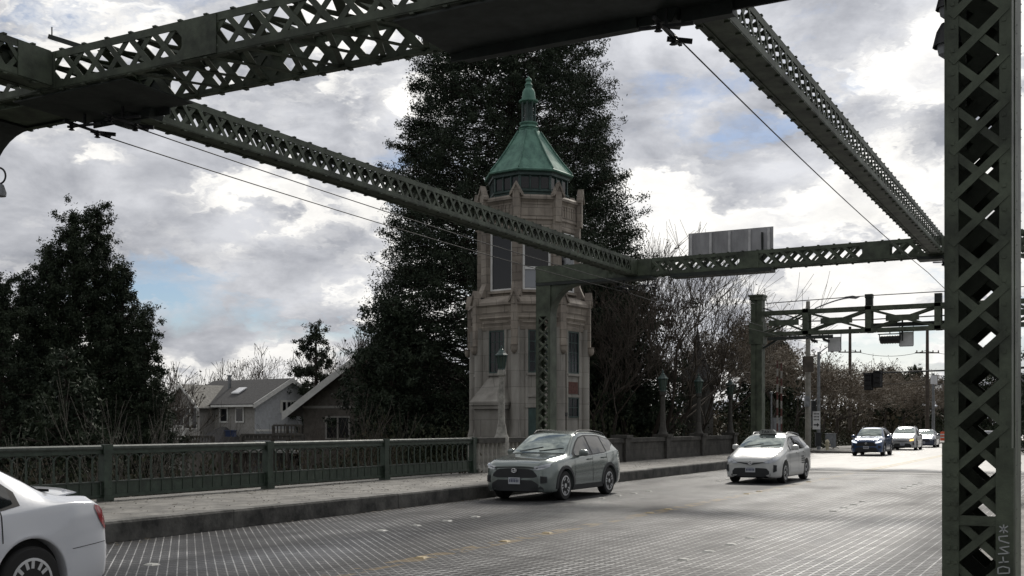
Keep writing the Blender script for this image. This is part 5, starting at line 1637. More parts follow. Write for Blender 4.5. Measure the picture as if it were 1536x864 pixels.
# rows: l, zt, zs, w, zre, wre, zb
SUV = dict(L=4.60, R=.36, wf=.93, wr=3.62, paint='paint_green', clr=.22,
    tab=[(0, .86, .76, .66, .80, .58, .30), (.06, .93, .82, .76, .88, .66, .24), (.22, 1.00, .90, .87, .96, .72, .22), (.55, 1.05, .97, .92, 1.02, .76, .22), (.95, 1.09, 1.01, .93, 1.06, .78, .22),
         (1.22, 1.13, 1.03, .93, 1.09, .79, .22), (1.62, 1.42, 1.04, .93, 1.34, .70, .22), (2.02, 1.63, 1.06, .93, 1.56, .63, .22), (2.45, 1.69, 1.08, .93, 1.62, .61, .22), (3.1, 1.695, 1.10, .93, 1.62, .60, .22),
         (3.7, 1.66, 1.14, .93, 1.585, .59, .22), (4.12, 1.60, 1.17, .92, 1.53, .575, .24), (4.25, 1.54, 1.17, .91, 1.47, .57, .26), (4.45, 1.22, 1.10, .87, 1.14, .66, .30), (4.54, 1.08, 1.0, .83, 1.04, .68, .34), (4.60, .92, .86, .76, .88, .66, .38)],
    ws=([1.27, 1.6, 1.98], [.70, .66, .58]),
    side_windows=[('a', ([1.58, 1.9, 2.15, 2.5], [1.075, 1.08, 1.085, 1.095], [1.17, 1.38, 1.50, 1.555])), ('b', ([2.60, 3.0, 3.42], [1.10, 1.115, 1.135], [1.555, 1.555, 1.53])), ('c', ([3.50, 3.75, 4.08], [1.14, 1.17, 1.36], [1.525, 1.50, 1.43]))],
    trim=([1.45, 1.9, 2.15, 2.5, 3.4, 4.16], [1.045, 1.055, 1.06, 1.07, 1.115, 1.33], [1.13, 1.42, 1.53, 1.585, 1.575, 1.46]),
    grille=[([-.60, -.47, 0, .47, .60], [.60, .575, .57, .575, .60], [.64, .78, .80, .78, .64]), ([-.74, -.52, 0, .52, .74], [.27, .25, .25, .25, .27], [.33, .515, .52, .515, .33])],
    grillebar=[([-.62, 0, .62], [.800, .815, .800], [.822, .837, .822])], barmat='cladding',
    lamp=[([.52, .62, .74, .84], [.76, .765, .79, .84], [.84, .86, .90, .92])], drl=[([.54, .8], [.795, .85], [.815, .875])],
    fog=[([.68, .80], [.44, .46], [.62, .60])], platez=.50, emblem=.745,
    seams=[(1.48, .40, 1.05), (2.55, .42, 1.08), (3.46, .80, 1.12)], cladding=([1.36, 3.18], [.24, .24], [.36, .36]), flare=.075,
    handles=[(2.36, .97), (3.26, .99)], mirror=(1.72, 1.10), rails=(2.15, 4.0, .58), wiper=1, spokes=5)
import copy
def mod(base, **k):
    d = copy.deepcopy({a: b for a, b in base.items() if a not in ('extra', 'spoiler')}); d.update(k)
    for a in ('extra', 'spoiler'):
        if a in base and a not in k: d[a] = base[a]
    return d

TAXI = dict(L=4.65, R=.33, wf=.90, wr=3.68, paint='paint_taxi', clr=.18,
    tab=[(0, .70, .62, .62, .66, .55, .26), (.06, .78, .68, .74, .74, .62, .20), (.22, .86, .77, .83, .83, .68, .18), (.55, .96, .87, .875, .92, .72, .18), (.9, 1.05, .95, .888, 1.01, .745, .18),
         (1.12, 1.11, 1.0, .888, 1.07, .76, .18), (1.55, 1.36, 1.01, .888, 1.28, .69, .18), (2.05, 1.53, 1.02, .888, 1.46, .62, .18), (2.5, 1.58, 1.03, .888, 1.51, .60, .18), (3.2, 1.58, 1.05, .888, 1.50, .585, .18),
         (3.9, 1.52, 1.07, .88, 1.44, .57, .18), (4.25, 1.44, 1.08, .865, 1.36, .56, .22), (4.45, 1.22, 1.04, .84, 1.14, .60, .26), (4.58, 1.0, .94, .80, .96, .62, .32), (4.65, .84, .78, .72, .80, .6, .36)],
    ws=([1.15, 1.6, 2.02], [.72, .67, .58]),
    side_windows=[('a', ([1.66, 1.95, 2.2, 2.52], [1.045, 1.05, 1.055, 1.06], [1.20, 1.35, 1.42, 1.455])), ('b', ([2.62, 3.0, 3.42], [1.065, 1.07, 1.08], [1.455, 1.455, 1.44])), ('c', ([3.50, 3.8, 4.15], [1.09, 1.11, 1.20], [1.435, 1.41, 1.34]))],
    trim=([1.56, 1.95, 2.2, 2.55, 3.4, 4.22], [1.025, 1.03, 1.035, 1.04, 1.06, 1.17], [1.16, 1.385, 1.455, 1.485, 1.475, 1.37]),
    grille=[([-.46, 0, .46], [.665, .585, .665], [.685, .64, .685]), ([-.62, -.5, 0, .5, .62], [.26, .22, .22, .22, .26], [.36, .49, .50, .49, .36])],
    lamp=[([.42, .55, .68, .80], [.64, .645, .66, .76], [.70, .76, .82, .85])], fog=[([.70, .78], [.36, .40], [.60, .58])], platez=.44, emblem=.655,
    seams=[(1.42, .36, 1.02), (2.57, .36, 1.05), (3.46, .75, 1.07)], handles=[(2.38, .93), (3.30, .95)], mirror=(1.66, 1.07), rails=(2.2, 3.95, .55), railmat='galv', wiper=1, spokes=5, trimmat='cladding')
def taxi_extra(c, root, part):
    l = 2.0; z = c.top(l, 0)
    prof = [(-.27, 0), (-.26, .09), (-.20, .15), (.20, .15), (.26, .09), (.27, 0)]
    s = part(MB().poly([(a, l - .09, z + .015 + b) for a, b in prof], (0, .20, 0)), 'roof_sign', M['taxisign'], False)
    q = MB(); y = l - .094; zc = z + .05; hh = .085
    def ln(x0, z0, x1, z1):
        a, b = Vector((x0, y, zc + z0 * hh)), Vector((x1, y, zc + z1 * hh)); q.bar(a, b, .016, .004, (0, 1, 0))
    def let(ch, x, w=.075):
        if ch == 'T': ln(x, 1, x + w, 1); ln(x + w / 2, 1, x + w / 2, 0)
        if ch == 'A': ln(x, 0, x + w / 2, 1); ln(x + w / 2, 1, x + w, 0); ln(x + w * .25, .4, x + w * .75, .4)
        if ch == 'X': ln(x, 0, x + w, 1); ln(x, 1, x + w, 0)
        if ch == 'I': ln(x + w / 2, 0, x + w / 2, 1)
    for i, ch in enumerate('TAXI'): let(ch, -.18 + i * .093)
    part(q, 'sign_text', M['ink'], False, s)
    q = MB()
    for k, z_ in enumerate((.78, .71, .64, .57)):       # small lettering block on the rear door, left side of the car
        for j in range(4 if k else 3):
            l_ = 2.95 + j * .12; q.box(c.wside(l_, z_) + .006, c.wside(l_, z_) + .009, l_, l_ + .085, z_, z_ + .04)
    part(q, 'door_lettering', M['cladding'], False)
    part(MB().box(-.06, .03, 1.66, 1.68, c.top(1.66, 0) + .008, c.top(1.66, 0) + .04), 'mirror_tag', M['signface'], False)
TAXI['extra'] = taxi_extra

SEDAN = dict(L=4.62, R=.335, wf=.92, wr=3.62, paint='paint_white', clr=.17,
    tab=[(0, .66, .58, .62, .62, .55, .24), (.08, .74, .66, .76, .70, .64, .2), (.3, .82, .75, .86, .79, .72, .18), (.9, .95, .89, .895, .92, .76, .18), (1.2, 1.0, .93, .895, .97, .77, .18),
         (1.7, 1.25, .94, .895, 1.17, .68, .18), (2.2, 1.43, .95, .895, 1.37, .58, .18), (2.8, 1.48, .965, .895, 1.42, .56, .18), (3.38, 1.44, .99, .895, 1.37, .56, .18), (3.70, 1.33, 1.02, .895, 1.24, .59, .18), (3.98, 1.18, 1.04, .89, 1.09, .67, .18),
         (4.1, 1.125, 1.045, .885, 1.065, .70, .19), (4.2, 1.085, 1.04, .87, 1.06, .70, .21), (4.42, 1.075, 1.02, .83, 1.05, .69, .24), (4.50, 1.04, .98, .81, 1.0, .68, .25), (4.57, .90, .86, .785, .88, .66, .27), (4.62, .78, .7, .74, .75, .62, .30)],
    ws=([1.28, 1.75, 2.18], [.68, .62, .54]), rw=([3.40, 3.7, 4.02], [.50, .54, .60]),
    side_windows=[('a', ([1.78, 2.0, 2.3, 2.50], [.985, .985, .99, .99], [1.10, 1.26, 1.36, 1.375])), ('b', ([2.58, 3.0, 3.28, 3.46], [.99, 1.0, 1.02, 1.06], [1.375, 1.37, 1.32, 1.20]))],
    trim=([1.66, 2.0, 2.3, 2.55, 3.0, 3.30, 3.53], [.965, .965, .97, .975, .985, 1.0, 1.04], [1.05, 1.29, 1.39, 1.405, 1.40, 1.345, 1.16]),
    grille=[([-.5, 0, .5], [.5, .48, .5], [.6, .62, .6])], lamp=[([.5, .65, .78], [.6, .61, .66], [.68, .73, .75])],
    tail=[([4.40, 4.47, 4.56], [.96, .84, .74], [1.0, .985, .90])], tailr=[([.52, .65, .78], [.82, .80, .76], [.97, .96, .93])],
    seams=[(1.45, .35, .95), (2.54, .35, .97), (3.30, .72, 1.0)], handles=[(2.32, .84), (3.12, .86)], mirror=(1.75, .98), spokes=7, trimmat='rubber')
def sed_spoiler(c):
    o = MB(); pr = [(4.22, .0), (4.26, .010), (4.44, .030), (4.46, .024), (4.43, .016), (4.26, -.004)]
    n = len(pr); ys = np.linspace(-.54, .54, 15); b = 0
    for y in ys:
        zz = c.top(4.2, y) + .032 - .05 * (abs(y) / .62) ** 4; dl = -.06 * (abs(y) / .62) ** 2
        for (l, z) in pr: o.v.append((y, l + dl, zz + z))
    for i in range(len(ys) - 1):
        for j in range(n): o.f.append((i * n + j, i * n + (j + 1) % n, (i + 1) * n + (j + 1) % n, (i + 1) * n + j))
    o.f.append(tuple(range(n))); o.f.append(tuple((len(ys) - 1) * n + j for j in range(n)))
    for y in (-.42, .42): o.bar((y, 4.34, c.top(4.34, y) - .02), (y, 4.36, c.top(4.34, y) + .06), .04, .03)
    return o
SEDAN['spoiler'] = sed_spoiler
def sed_extra(c, root, part):
    q = MB()
    # bumper line, trunk gap, reflector
    c.side(q, [4.08, 4.55], [.60, .63], [.606, .636], .004, 1, (1, -1), 8)
    part(q, 'bumper_seam', M['chassis'])
    part(MB().box(-.6, .6, 4.02, 4.03, c.top(4.02, .3) - .02, c.top(4.02, .3) + .004), 'trunk_gap', M['chassis'], False)
    part(c.front(MB(), [-.72, 0, .72], [.27, .27, .27], [.30, .30, .30], off=.02, rear=True), 'bumper_insert', M['chrome'])
SEDAN['extra'] = sed_extra

build_car('parked_car' if False else 'white_sedan', SEDAN, 'white sedan with small rear spoiler leaving the frame at the lower left corner', 'car', -9.78, 3.30)[0].scale = (1, 1, 1.045)
build_car('family_car', SUV, 'grey green sport utility vehicle with black grille and roof rails beside the curb', 'car', -12.42, 23.15)
build_car('taxi', TAXI, 'off white taxi wagon with roof sign approaching in the left centre lane', 'car', -9.64, 33.6)
BLUE = mod(SUV, paint='paint_blue', lampmat='headlamp_on', handlemat='paint_blue')
build_car('family_car', BLUE, 'deep blue sport utility vehicle with lit headlamps coming down the road', 'car', -12.15, 66.5, 0.02)
VAN = mod(TAXI, paint='paint_silver', turn=[([.5, .75], [.66, .70], [.78, .84])], turnside=1, lampmat='headlamp')
VAN['tab'] = [(r[0] * 1.06, r[1] * 1.09, r[2] * 1.03, r[3] * 1.06, r[4] * 1.09, r[5] * 1.04, r[6]) for r in TAXI['tab']]
VAN['L'] = 4.65 * 1.06
VAN['emblem'] = None; VAN.pop('extra', None); VAN['rails'] = (2.4, 4.2, .55); VAN['wr'] = 3.85
build_car('minivan', VAN, 'silver minivan with a lit amber turn signal behind the blue car', 'car', -12.55, 82.5, 0.03)
NAVY = mod(SEDAN, paint='paint_navy', platez=.42); NAVY.pop('extra', None); NAVY.pop('spoiler', None)
NAVY['windshield'] = 1
build_car('sedan', NAVY, 'dark navy sedan last in the line of oncoming cars', 'car', -12.55, 93.0, 0.03)
r_, c_ = build_car('sedan', mod(SEDAN, paint='paint_white'), 'white car driving away seen through the lattice of the thick column', 'car', -6.35, 78, math.pi)
# ================================================================== trees
def leaf_mesh(name, pts, size, mtl, parent, root, aspect=2.2, seed=0, droop=0.0, **k):
    """small leaf-sprays: one bent quad pair per point"""
    g = np.random.default_rng(seed); n = len(pts)
    pts = np.asarray(pts) - np.array(root.location if root is not None else (0, 0, 0))
    d = g.normal(size=(n, 3)); d[:, 2] -= droop; d /= np.linalg.norm(d, axis=1)[:, None]
    e = g.normal(size=(n, 3)); e -= d * (e * d).sum(1)[:, None]; e /= np.linalg.norm(e, axis=1)[:, None]
    s = size * g.uniform(.55, 1.35, n)[:, None]; w = s / aspect
    v = np.stack([pts - d * s * .5, pts + e * w * .5, pts + d * s * .5, pts - e * w * .5], 1).reshape(-1, 3)
    me = bpy.data.meshes.new(name)
    me.vertices.add(4 * n); me.vertices.foreach_set('co', v.ravel())
    me.loops.add(4 * n); me.loops.foreach_set('vertex_index', np.arange(4 * n))
    me.polygons.add(n); me.polygons.foreach_set('loop_start', np.arange(n) * 4); me.polygons.foreach_set('loop_total', np.full(n, 4))
    me.update(calc_edges=True)
    return link(name, me, mtl, parent, False, **k)

def seg_mesh(name, segs, mtl, parent, root, sides=3, **k):
    S = np.array(segs, float)          # x0 y0 z0 x1 y1 z1 r0 r1
    off = np.array(root.location) if root is not None else np.zeros(3)
    a = S[:, :3] - off; b = S[:, 3:6] - off; n = len(S)
    d = b - a; d /= np.maximum(np.linalg.norm(d, axis=1), 1e-6)[:, None]
    h = np.where(np.abs(d[:, 2:3]) > .9, np.array([[1., 0, 0]]), np.array([[0, 0, 1.]]))
    x = np.cross(d, h); x /= np.linalg.norm(x, axis=1)[:, None]; y = np.cross(d, x)
    vs = []
    for c, r in ((a, S[:, 6:7]), (b, S[:, 7:8])):
        for q in range(sides):
            an = 2 * math.pi * q / sides; vs.append(c + (x * math.cos(an) + y * math.sin(an)) * r)
    v = np.stack(vs, 1).reshape(-1, 3); m_ = 2 * sides
    base = np.arange(n)[:, None, None] * m_
    f = np.array([[q, (q + 1) % sides, sides + (q + 1) % sides, sides + q] for q in range(sides)])[None]
    idx = (base + f).reshape(-1); nf = n * sides
    me = bpy.data.meshes.new(name)
    me.vertices.add(len(v)); me.vertices.foreach_set('co', v.ravel())
    me.loops.add(nf * 4); me.loops.foreach_set('vertex_index', idx)
    me.polygons.add(nf); me.polygons.foreach_set('loop_start', np.arange(nf) * 4); me.polygons.foreach_set('loop_total', np.full(nf, 4))
    me.update(calc_edges=True)
    return link(name, me, mtl, parent, False, **k)

def conifer(base, H, prof, lab, mtl, nb=260, per=220, size=.3, seed=1, trunk_r=.5, rise=.15, clump=.6, inner=.35, lo=.74, flat=.55, out=.6, tw=.08, bk=.16, shell=0, group=None, name='conifer_tree', lean=(0, 0), cat='tree', droop=.3):
    """prof: function of relative height -> crown radius"""
    g = np.random.default_rng(seed); x, y, z0 = base
    root = empty(name, (x, y, z0)); setp(root, lab, cat, group)
    segs = []; P_ = []
    n = 10
    for i in range(n):
        a, b = i / n, (i + 1) / n
        segs.append((x + lean[0] * a, y + lean[1] * a, z0 + H * a, x + lean[0] * b, y + lean[1] * b, z0 + H * b, trunk_r * (1 - a) + .04, trunk_r * (1 - b) + .04))
    for i in range(nb):
        h = (i + g.uniform(0, 1)) / nb; h = .02 + .98 * h
        az = g.uniform(0, 2 * math.pi); r = prof(h) * g.uniform(lo, 1.05)
        if r < .1: r = .1
        c = np.array([x + lean[0] * h, y + lean[1] * h, z0 + H * h])
        dirn = np.array([math.cos(az), math.sin(az), 0])
        dz0 = -rise * r * g.uniform(.3, 1.2) + tw * r * g.uniform(-1, 1)
        pts = []
        for t in (0, .35, .7, 1.0):
            pts.append(c + dirn * r * t + np.array([0, 0, dz0 * t + .28 * r * (t ** 2.2) * (1 if rise >= 0 else 0)]))
        br = trunk_r * bk * (1 - h * .7) + .02
        for p, q, t in zip(pts, pts[1:], (0, .35, .7)): segs.append((*p, *q, br * (1 - t * .8), br * (1 - t * .8) * .6))
        m_ = max(14, int(per * (.35 + r / max(prof(.3), .1))))
        t = inner + (1 - inner) * g.uniform(0, 1, m_) ** out
        pp = np.stack([np.interp(t, (0, .35, .7, 1), [q[k] for q in pts]) for k in range(3)], 1)
        # side sprays in sub-clumps
        ncl = 7; cc = g.normal(size=(ncl, 3)) * clump * np.array([1, 1, flat]); ct = g.uniform(0, 1, ncl)
        which = np.abs(t[:, None] - ct[None]).argmin(1)
        pp += cc[which] * (.5 + .5 * t[:, None]) + g.normal(size=(m_, 3)) * clump * .26
        P_.append(pp)
    if shell:
        ncl = int(shell / 14); hh = g.uniform(.01, .995, ncl * 6)
        wgt = np.array([prof(a) for a in hh]); hh = hh[g.uniform(0, wgt.max(), len(hh)) < wgt][:ncl]; rr = np.array([prof(a) for a in hh]) * g.uniform(.80, 1.0, len(hh)) ** 1
        az = g.uniform(0, 2 * math.pi, len(hh)); lump = 1 + .07 * np.sin(az * 5 + hh * 23) + .05 * np.sin(az * 9 - hh * 41)
        cc = np.stack([x + lean[0] * hh + rr * lump * np.cos(az), y + lean[1] * hh + rr * lump * np.sin(az), z0 + H * hh], 1)
        q_ = np.repeat(cc, 14, 0); q_ = q_ + g.normal(size=q_.shape) * np.array([.16, .16, .26]) * (clump / .45)
        P_.append(q_)
    seg_mesh('trunk', segs, M['bark'], root, root, 5)
    leaf_mesh('crown', np.concatenate(P_), size, mtl, root, root, 2.7, seed, droop)
    return root

def interp(*kv):
    xs = [a for a, b in kv]; ys = [b for a, b in kv]
    return lambda h: float(np.interp(h, xs, ys))

# the great sequoia behind the tower
b = P(766, 650, 62); b.z = -1.2
conifer(b, 26.6, interp((0, 7.8), (.1, 8.2), (.31, 8.0), (.466, 7.3), (.594, 6.5), (.737, 5.9), (.835, 5.4), (.91, 4.5), (.96, 3.2), (1, 1.4)), 'huge dark sequoia rising behind the stone tower', M['sequoia'], nb=1150, per=350, size=.155, seed=3, trunk_r=.95, clump=.46, shell=150000, inner=.32, lo=.90, rise=-.08, droop=.6, flat=1.15, out=.42, tw=.42, bk=.06)
# its lower neighbour on the right
b = P(925, 650, 58); b.z = -.6
conifer(b, 10.6, interp((0, 2.9), (.25, 3.4), (.5, 3.4), (.75, 2.6), (.93, 1.5), (1, .4)), 'lower dark evergreen filling the gap right of the tower', M['sequoia'], tw=.3, bk=.08, flat=1.0, nb=190, per=270, size=.21, seed=8, trunk_r=.35, clump=.55, inner=.2)
b = P(590, 650, 56); b.z = -1.5
conifer(b, 9.6, interp((0, 2.2), (.3, 2.7), (.6, 2.3), (.85, 1.3), (1, .3)), 'dark lower evergreen left of the tower at the foot of the sequoia', M['sequoia'], tw=.3, bk=.08, flat=1.0, nb=150, per=260, size=.21, seed=18, trunk_r=.3, clump=.5, inner=.2)
# left group
kw = dict(size=.125, trunk_r=.3, clump=.30, inner=.2, lo=.62, rise=-.25, tw=.25, bk=.1, flat=.9, shell=7000)
for (px, t, top, w, seed, nb, lab) in [
    (112, 46, 326, 2.6, 5, 300, 'tall dark evergreen with a broad ragged top at far left'),
    (146, 47, 313, 1.9, 6, 260, 'highest slender evergreen leader of the left group'),
    (183, 46.5, 398, 1.9, 9, 200, 'evergreen leader stepping down right of the highest one'),
    (215, 46, 470, 1.7, 21, 170, 'lowest evergreen on the right shoulder of the left group'),
    (76, 45.5, 372, 2.1, 10, 220, 'evergreen leader stepping down left of the broad ragged top'),
    (38, 45, 422, 1.5, 22, 180, 'thin pointed evergreen with a separate tip on the left shoulder'),
    (2, 43, 428, 2.4, 12, 190, 'evergreen cut by the left edge of the picture')]:
    b = P(px, 650, t); b.z = -3.3; H = P(px, top, t).z - b.z
    conifer(b, H, interp((0, w * 1.15), (.3, w * 1.05), (.55, w * .78), (.75, w * .52), (.9, w * .27), (1, w * .05)), lab, M['conifer'], nb=nb, per=400, seed=seed, group=None, **kw)
b = P(100, 650, 38); b.z = -3.3
conifer(b, 7.6, interp((0, 3.0), (.3, 2.5), (.6, 1.6), (.85, .7), (1, .1)), 'drooping fir with long layered boughs in front of the left evergreens', M['conifer'], nb=110, per=150, size=.22, seed=14, trunk_r=.2, rise=.45, clump=.4, inner=.25)
# small pine between the houses
b = P(474, 600, 84); b.z = -1.5
conifer(b, 11.0, interp((0, 2.8), (.4, 2.6), (.55, 2.0), (.75, 1.3), (.9, .6), (1, .1)), 'layered pine rising between the two house roofs', M['pine'], nb=95, per=330, size=.20, seed=15, trunk_r=.25, rise=-.15, clump=.42, inner=.35, droop=-.2)
# conifers beyond the gantry and at the far end
for i, (px, top, t, w, lab) in enumerate([(1168, 505, 96, 3.6, 'dark conifer behind the gantry column and gate arms'), (1440, 545, 150, 4.5, 'conifer tip showing just left of the thick column at the far end'), (1372, 552, 190, 4.5, 'small distant conifer between the utility pole and the right mast'),
        (1350, 562, 200, 4, 'small distant conifer left of the right utility pole'), (1335, 556, 185, 5, 'rounded distant conifer above the bare street trees'), (1128, 492, 100, 4.0, 'dark tree seen behind the top part of the gantry column')]):
    b = P(px, 650, t); b.z = 0; H = P(px, top, t).z
    conifer(b, H, interp((0, w * .8), (.3, w * .8), (.6, w * .55), (.85, w * .25), (1, .1)), lab, M['conifer'], nb=110, per=120, size=.22 + t * .0018, seed=30 + i, trunk_r=.3, clump=.6, inner=.2)
for i, (px, t, top, lab) in enumerate([(1505, 88, 520, 'dark conifer seen through the upper lattice of the thick column'), (1600, 70, 430, 'tall evergreen just outside the right edge of the thick column')]):
    b = P(px, 650, t); b.z = -.1; H = P(px, top, t).z
    conifer(b, H, interp((0, 3), (.3, 3), (.6, 2), (.85, 1), (1, .1)), lab, M['conifer'], nb=120, per=140, size=.3, seed=44 + i, trunk_r=.3, clump=.6, inner=.2)

def bare_tree(base, H, lab, mtl='twig', seed=1, spread=.55, trunk_r=.14, levels=6, up=.35, name='bare_tree', group=None, stems=1, fan=0.0, buds=0, budsize=.07, tilt=(0, 0), cat='tree', thin=.007, kids=(2, 4), first=.28, bias=(0, 0, 0), budm='budleaf'):
    g = random.Random(seed); x, y, z = base; root = empty(name, (x, y, z)); setp(root, lab, cat, group)
    segs = []; trunk = []; tips = []
    def grow(p, d, L, r, lev):
        n = 3 if lev < 3 else 2; q = p
        for i in range(n):
            d = (d + Vector((g.gauss(0, .09), g.gauss(0, .09), g.gauss(0, .07) + up * .06)) + Vector(bias) * .05).normalized()
            q2 = q + d * (L / n); r2 = max(r * (1 - .42 / n * (1)), thin)
            (trunk if lev < 2 else segs).append((*q, *q2, r, r2)); q, r = q2, r2
            if lev >= 2 and lev < levels and g.random() < .75:
                side(q, d, L * g.uniform(.45, .75), r * .55, lev + 1)
        if lev >= levels: tips.append(q); return
        for _ in range(g.randint(*kids)):
            side(q, d, L * g.uniform(.60, .88), r * g.uniform(.55, .8), lev + 1)
        tips.append(q)
    def side(q, d, L, r, lev):
        if L < .12: return
        v = Vector((g.gauss(0, 1), g.gauss(0, 1), g.gauss(0, .7) + up)).normalized()
        d2 = (d * (1 - spread) + v * spread + Vector((0, 0, up * .2)) + Vector(bias) * .2).normalized()
        grow(q, d2, L, max(r, thin), lev)
    for s_ in range(stems):
        a = g.uniform(0, 6.28); d = Vector((math.cos(a) * fan + tilt[0], math.sin(a) * fan + tilt[1], 1)).normalized()
        o = Vector((x + math.cos(a) * .15 * (stems > 1), y + math.sin(a) * .15 * (stems > 1), z))
        grow(o, d, H * first, trunk_r, 0 if stems == 1 else 1)
    if len(segs) > 26000: segs = segs[:26000]
    t_ = seg_mesh('trunk', trunk, M['bark'] if mtl != 'twig_pale' else M['twig_pale'], root, root, 6)
    c_ = seg_mesh('crown', segs, M[mtl], root, root, 3)
    if buds:
        pts = []
        for q in g.choices(tips, k=buds): pts.append((q.x + g.gauss(0, .12), q.y + g.gauss(0, .12), q.z + g.gauss(0, .12)))
        leaf_mesh('foliage', pts, budsize, M[budm], c_, root, 1.6, seed)
    return root

# right of the tower: wide fan of bare branches before the pale sky
bt = [((962, 655, 57), 13.5, 'twig', .46, .17, 'bare multi stemmed tree fanning its branches to the upper right of the tower', 6, .62, (.28, .1, 0)),
      ((905, 655, 54), 10.0, 'twig', .50, .13, 'bare dark stemmed tree between the tower and the first parapet lamp post', 4, .3, (0, 0, 0)),
      ((1010, 655, 60), 9.5, 'twig', .5, .12, 'bare multi stemmed tree left of the pointed turret', 4, .45, (.15, 0, 0))]
for i, (p, H, mt, sp_, tr, lab, st, fan, bi) in enumerate(bt):
    b = P(*p); b.z = -.6
    bare_tree(b, H, lab, mt, 50 + i, sp_, tr, 5, .55, stems=st, fan=fan, tilt=(.12 if i == 0 else 0, 0), bias=bi, thin=.010, first=.30, buds=300, budsize=.12, budm='bramble')
# street trees along the road beyond, brownish with buds
protos = []
for i, (sd_i, lab) in enumerate([(71, ''), (72, ''), (75, '')]):
    pass
st = [(1252, 664, 84, 9.0, 'spreading street tree with brown buds beside the grey cabinet'), (1095, 655, 66, 10.6, 'brown budding tree just left of the gantry column'), (1060, 655, 72, 10.4, 'brown budding tree behind the turret'),
      (1190, 660, 80, 10.2, 'brown budding tree between the gate arms and the street light'), (1285, 660, 112, 9.5, 'brown street tree behind the blue car'), (1322, 660, 122, 9.5, 'brown street tree behind the silver minivan'),
      (1352, 660, 132, 10.5, 'brown street tree behind the navy sedan'), (1382, 660, 150, 11, 'brown street tree behind the right utility pole'), (1412, 660, 140, 10, 'brown street tree just left of the thick column'),
      (1305, 655, 150, 13.5, 'taller thin tree rising above the other street trees at the far end'), (1215, 655, 110, 10, 'brown street tree behind the street light pole'), (1150, 655, 90, 12.5, 'brown budding tree behind the gate arms'),
      (1475, 660, 105, 9.5, 'brown street tree seen through the lattice of the thick column'), (1236, 655, 130, 11.0, 'distant bare tree over the grey signal pole')]
for i, (px, py_, t, H, lab) in enumerate(st):
    b = P(px, py_, t); b.z = -.1
    if i < 3:
        r_ = bare_tree(b, H, lab, 'twig_warm', 70 + i, .58, .17, 5, .25, group='budding street trees', buds=2600, budsize=.15, thin=.014, first=.26)
        protos.append((r_, H))
    else:
        src, H0 = protos[i % 3]; c = copy_tree(src); c['label'] = lab; c.location = b; s_ = H / H0; c.scale = (s_, s_, s_); c.rotation_euler = (0, 0, i * 1.9)
# thin bare trees behind the houses and shrubs on the left bank
lt = [(362, 640, 105, 12.2, 'thin bare tree with few leaves behind the gabled house'), (385, 640, 100, 9.2, 'low bare tree right behind the gabled house ridge'), (290, 640, 98, 9.6, 'small bare tree behind the left end of the gabled house'),
      (540, 640, 66, 9.5, 'bare twiggy tree between the second roof and the sequoia'), (505, 640, 90, 10.5, 'bare tree behind the slanting roof edge'), (237, 640, 60, 6.6, 'slim bare tree at the right foot of the left evergreens')]
for i, (px, py_, t, H, lab) in enumerate(lt):
    b = P(px, py_, t); b.z = -2.6
    bare_tree(b, H + 1.2, lab, 'twig', 90 + i, .45, .11, 5, .5, stems=3 if i > 0 else 1, fan=.22, thin=.013, first=.30, buds=260, budsize=.16, budm='bramble', group='thin bare trees on the left bank')
# pale multi-stem saplings by the left conifers
sp = [(120, 30, 5.2, 'pale bare sapling clump in front of the drooping fir'), (165, 33, 6.0, 'pale bare sapling with leaning stems under the left evergreens'), (192, 30, 5.4, 'pale bare sapling left of the balcony house'), (225, 36, 4.8, 'pale sapling clump nearest the balcony house'),
      (45, 28, 4.2, 'bare sapling behind the first railing bay'), (330, 40, 4.0, 'bare bush in front of the gabled house'), (395, 42, 4.6, 'bare bush right of the gabled house front'), (490, 38, 5.0, 'bare bush before the dark wall of the second house'), (530, 36, 5.2, 'bare bush left of the sequoia foot'), (445, 34, 3.4, 'low bare bush under the second roof edge')]
for i, (px, t, H, lab) in enumerate(sp):
    b = P(px, 700, t); b.z = float(hgt(b.x, b.y))
    bare_tree(b, H + (-1.2 - b.z) * .62, lab, 'twig_pale' if i < 4 else 'twig', 120 + i, .42, .045, 4, .5, stems=3, fan=.30, thin=.005, first=.36, name='bare_sapling', group='saplings and bushes on the left bank', cat='shrub')

def bush(px, t, w, h, lab, mtl='bramble', n=2600, size=.12, seed=1, ztop=None):
    g = np.random.default_rng(seed); b = P(px, 700, t); z = float(hgt(b.x, b.y)) if ztop is None else ztop - h
    root = empty('shrub', (b.x, b.y, z)); setp(root, lab, 'shrub', 'shrubs behind the railing')
    a = g.normal(size=(n, 3)); a /= np.linalg.norm(a, axis=1)[:, None]; a *= (g.uniform(0, 1, n) ** .4)[:, None]
    k = 1 + .25 * np.sin(a[:, 0] * 6 + seed) + .2 * np.sin(a[:, 1] * 7)
    pts = np.stack([b.x + a[:, 0] * w / 2 * k, b.y + a[:, 1] * w / 2 * k, z + np.abs(a[:, 2]) * h * k + .05], 1)
    leaf_mesh('foliage', pts, size, M[mtl], root, root, 1.8, seed)
    st_ = []
    for i in range(26):
        q = pts[g.integers(n)]; st_.append((b.x + g.normal() * .15, b.y + g.normal() * .15, z - .2, *q, .03, .008))
    seg_mesh('stems', st_, M['twig'], root, root, 4)
    return root
bl = []
r9 = random.Random(21)
k = 0
names = ['first railing bay', 'second railing bay', 'third railing bay', 'fourth railing bay']
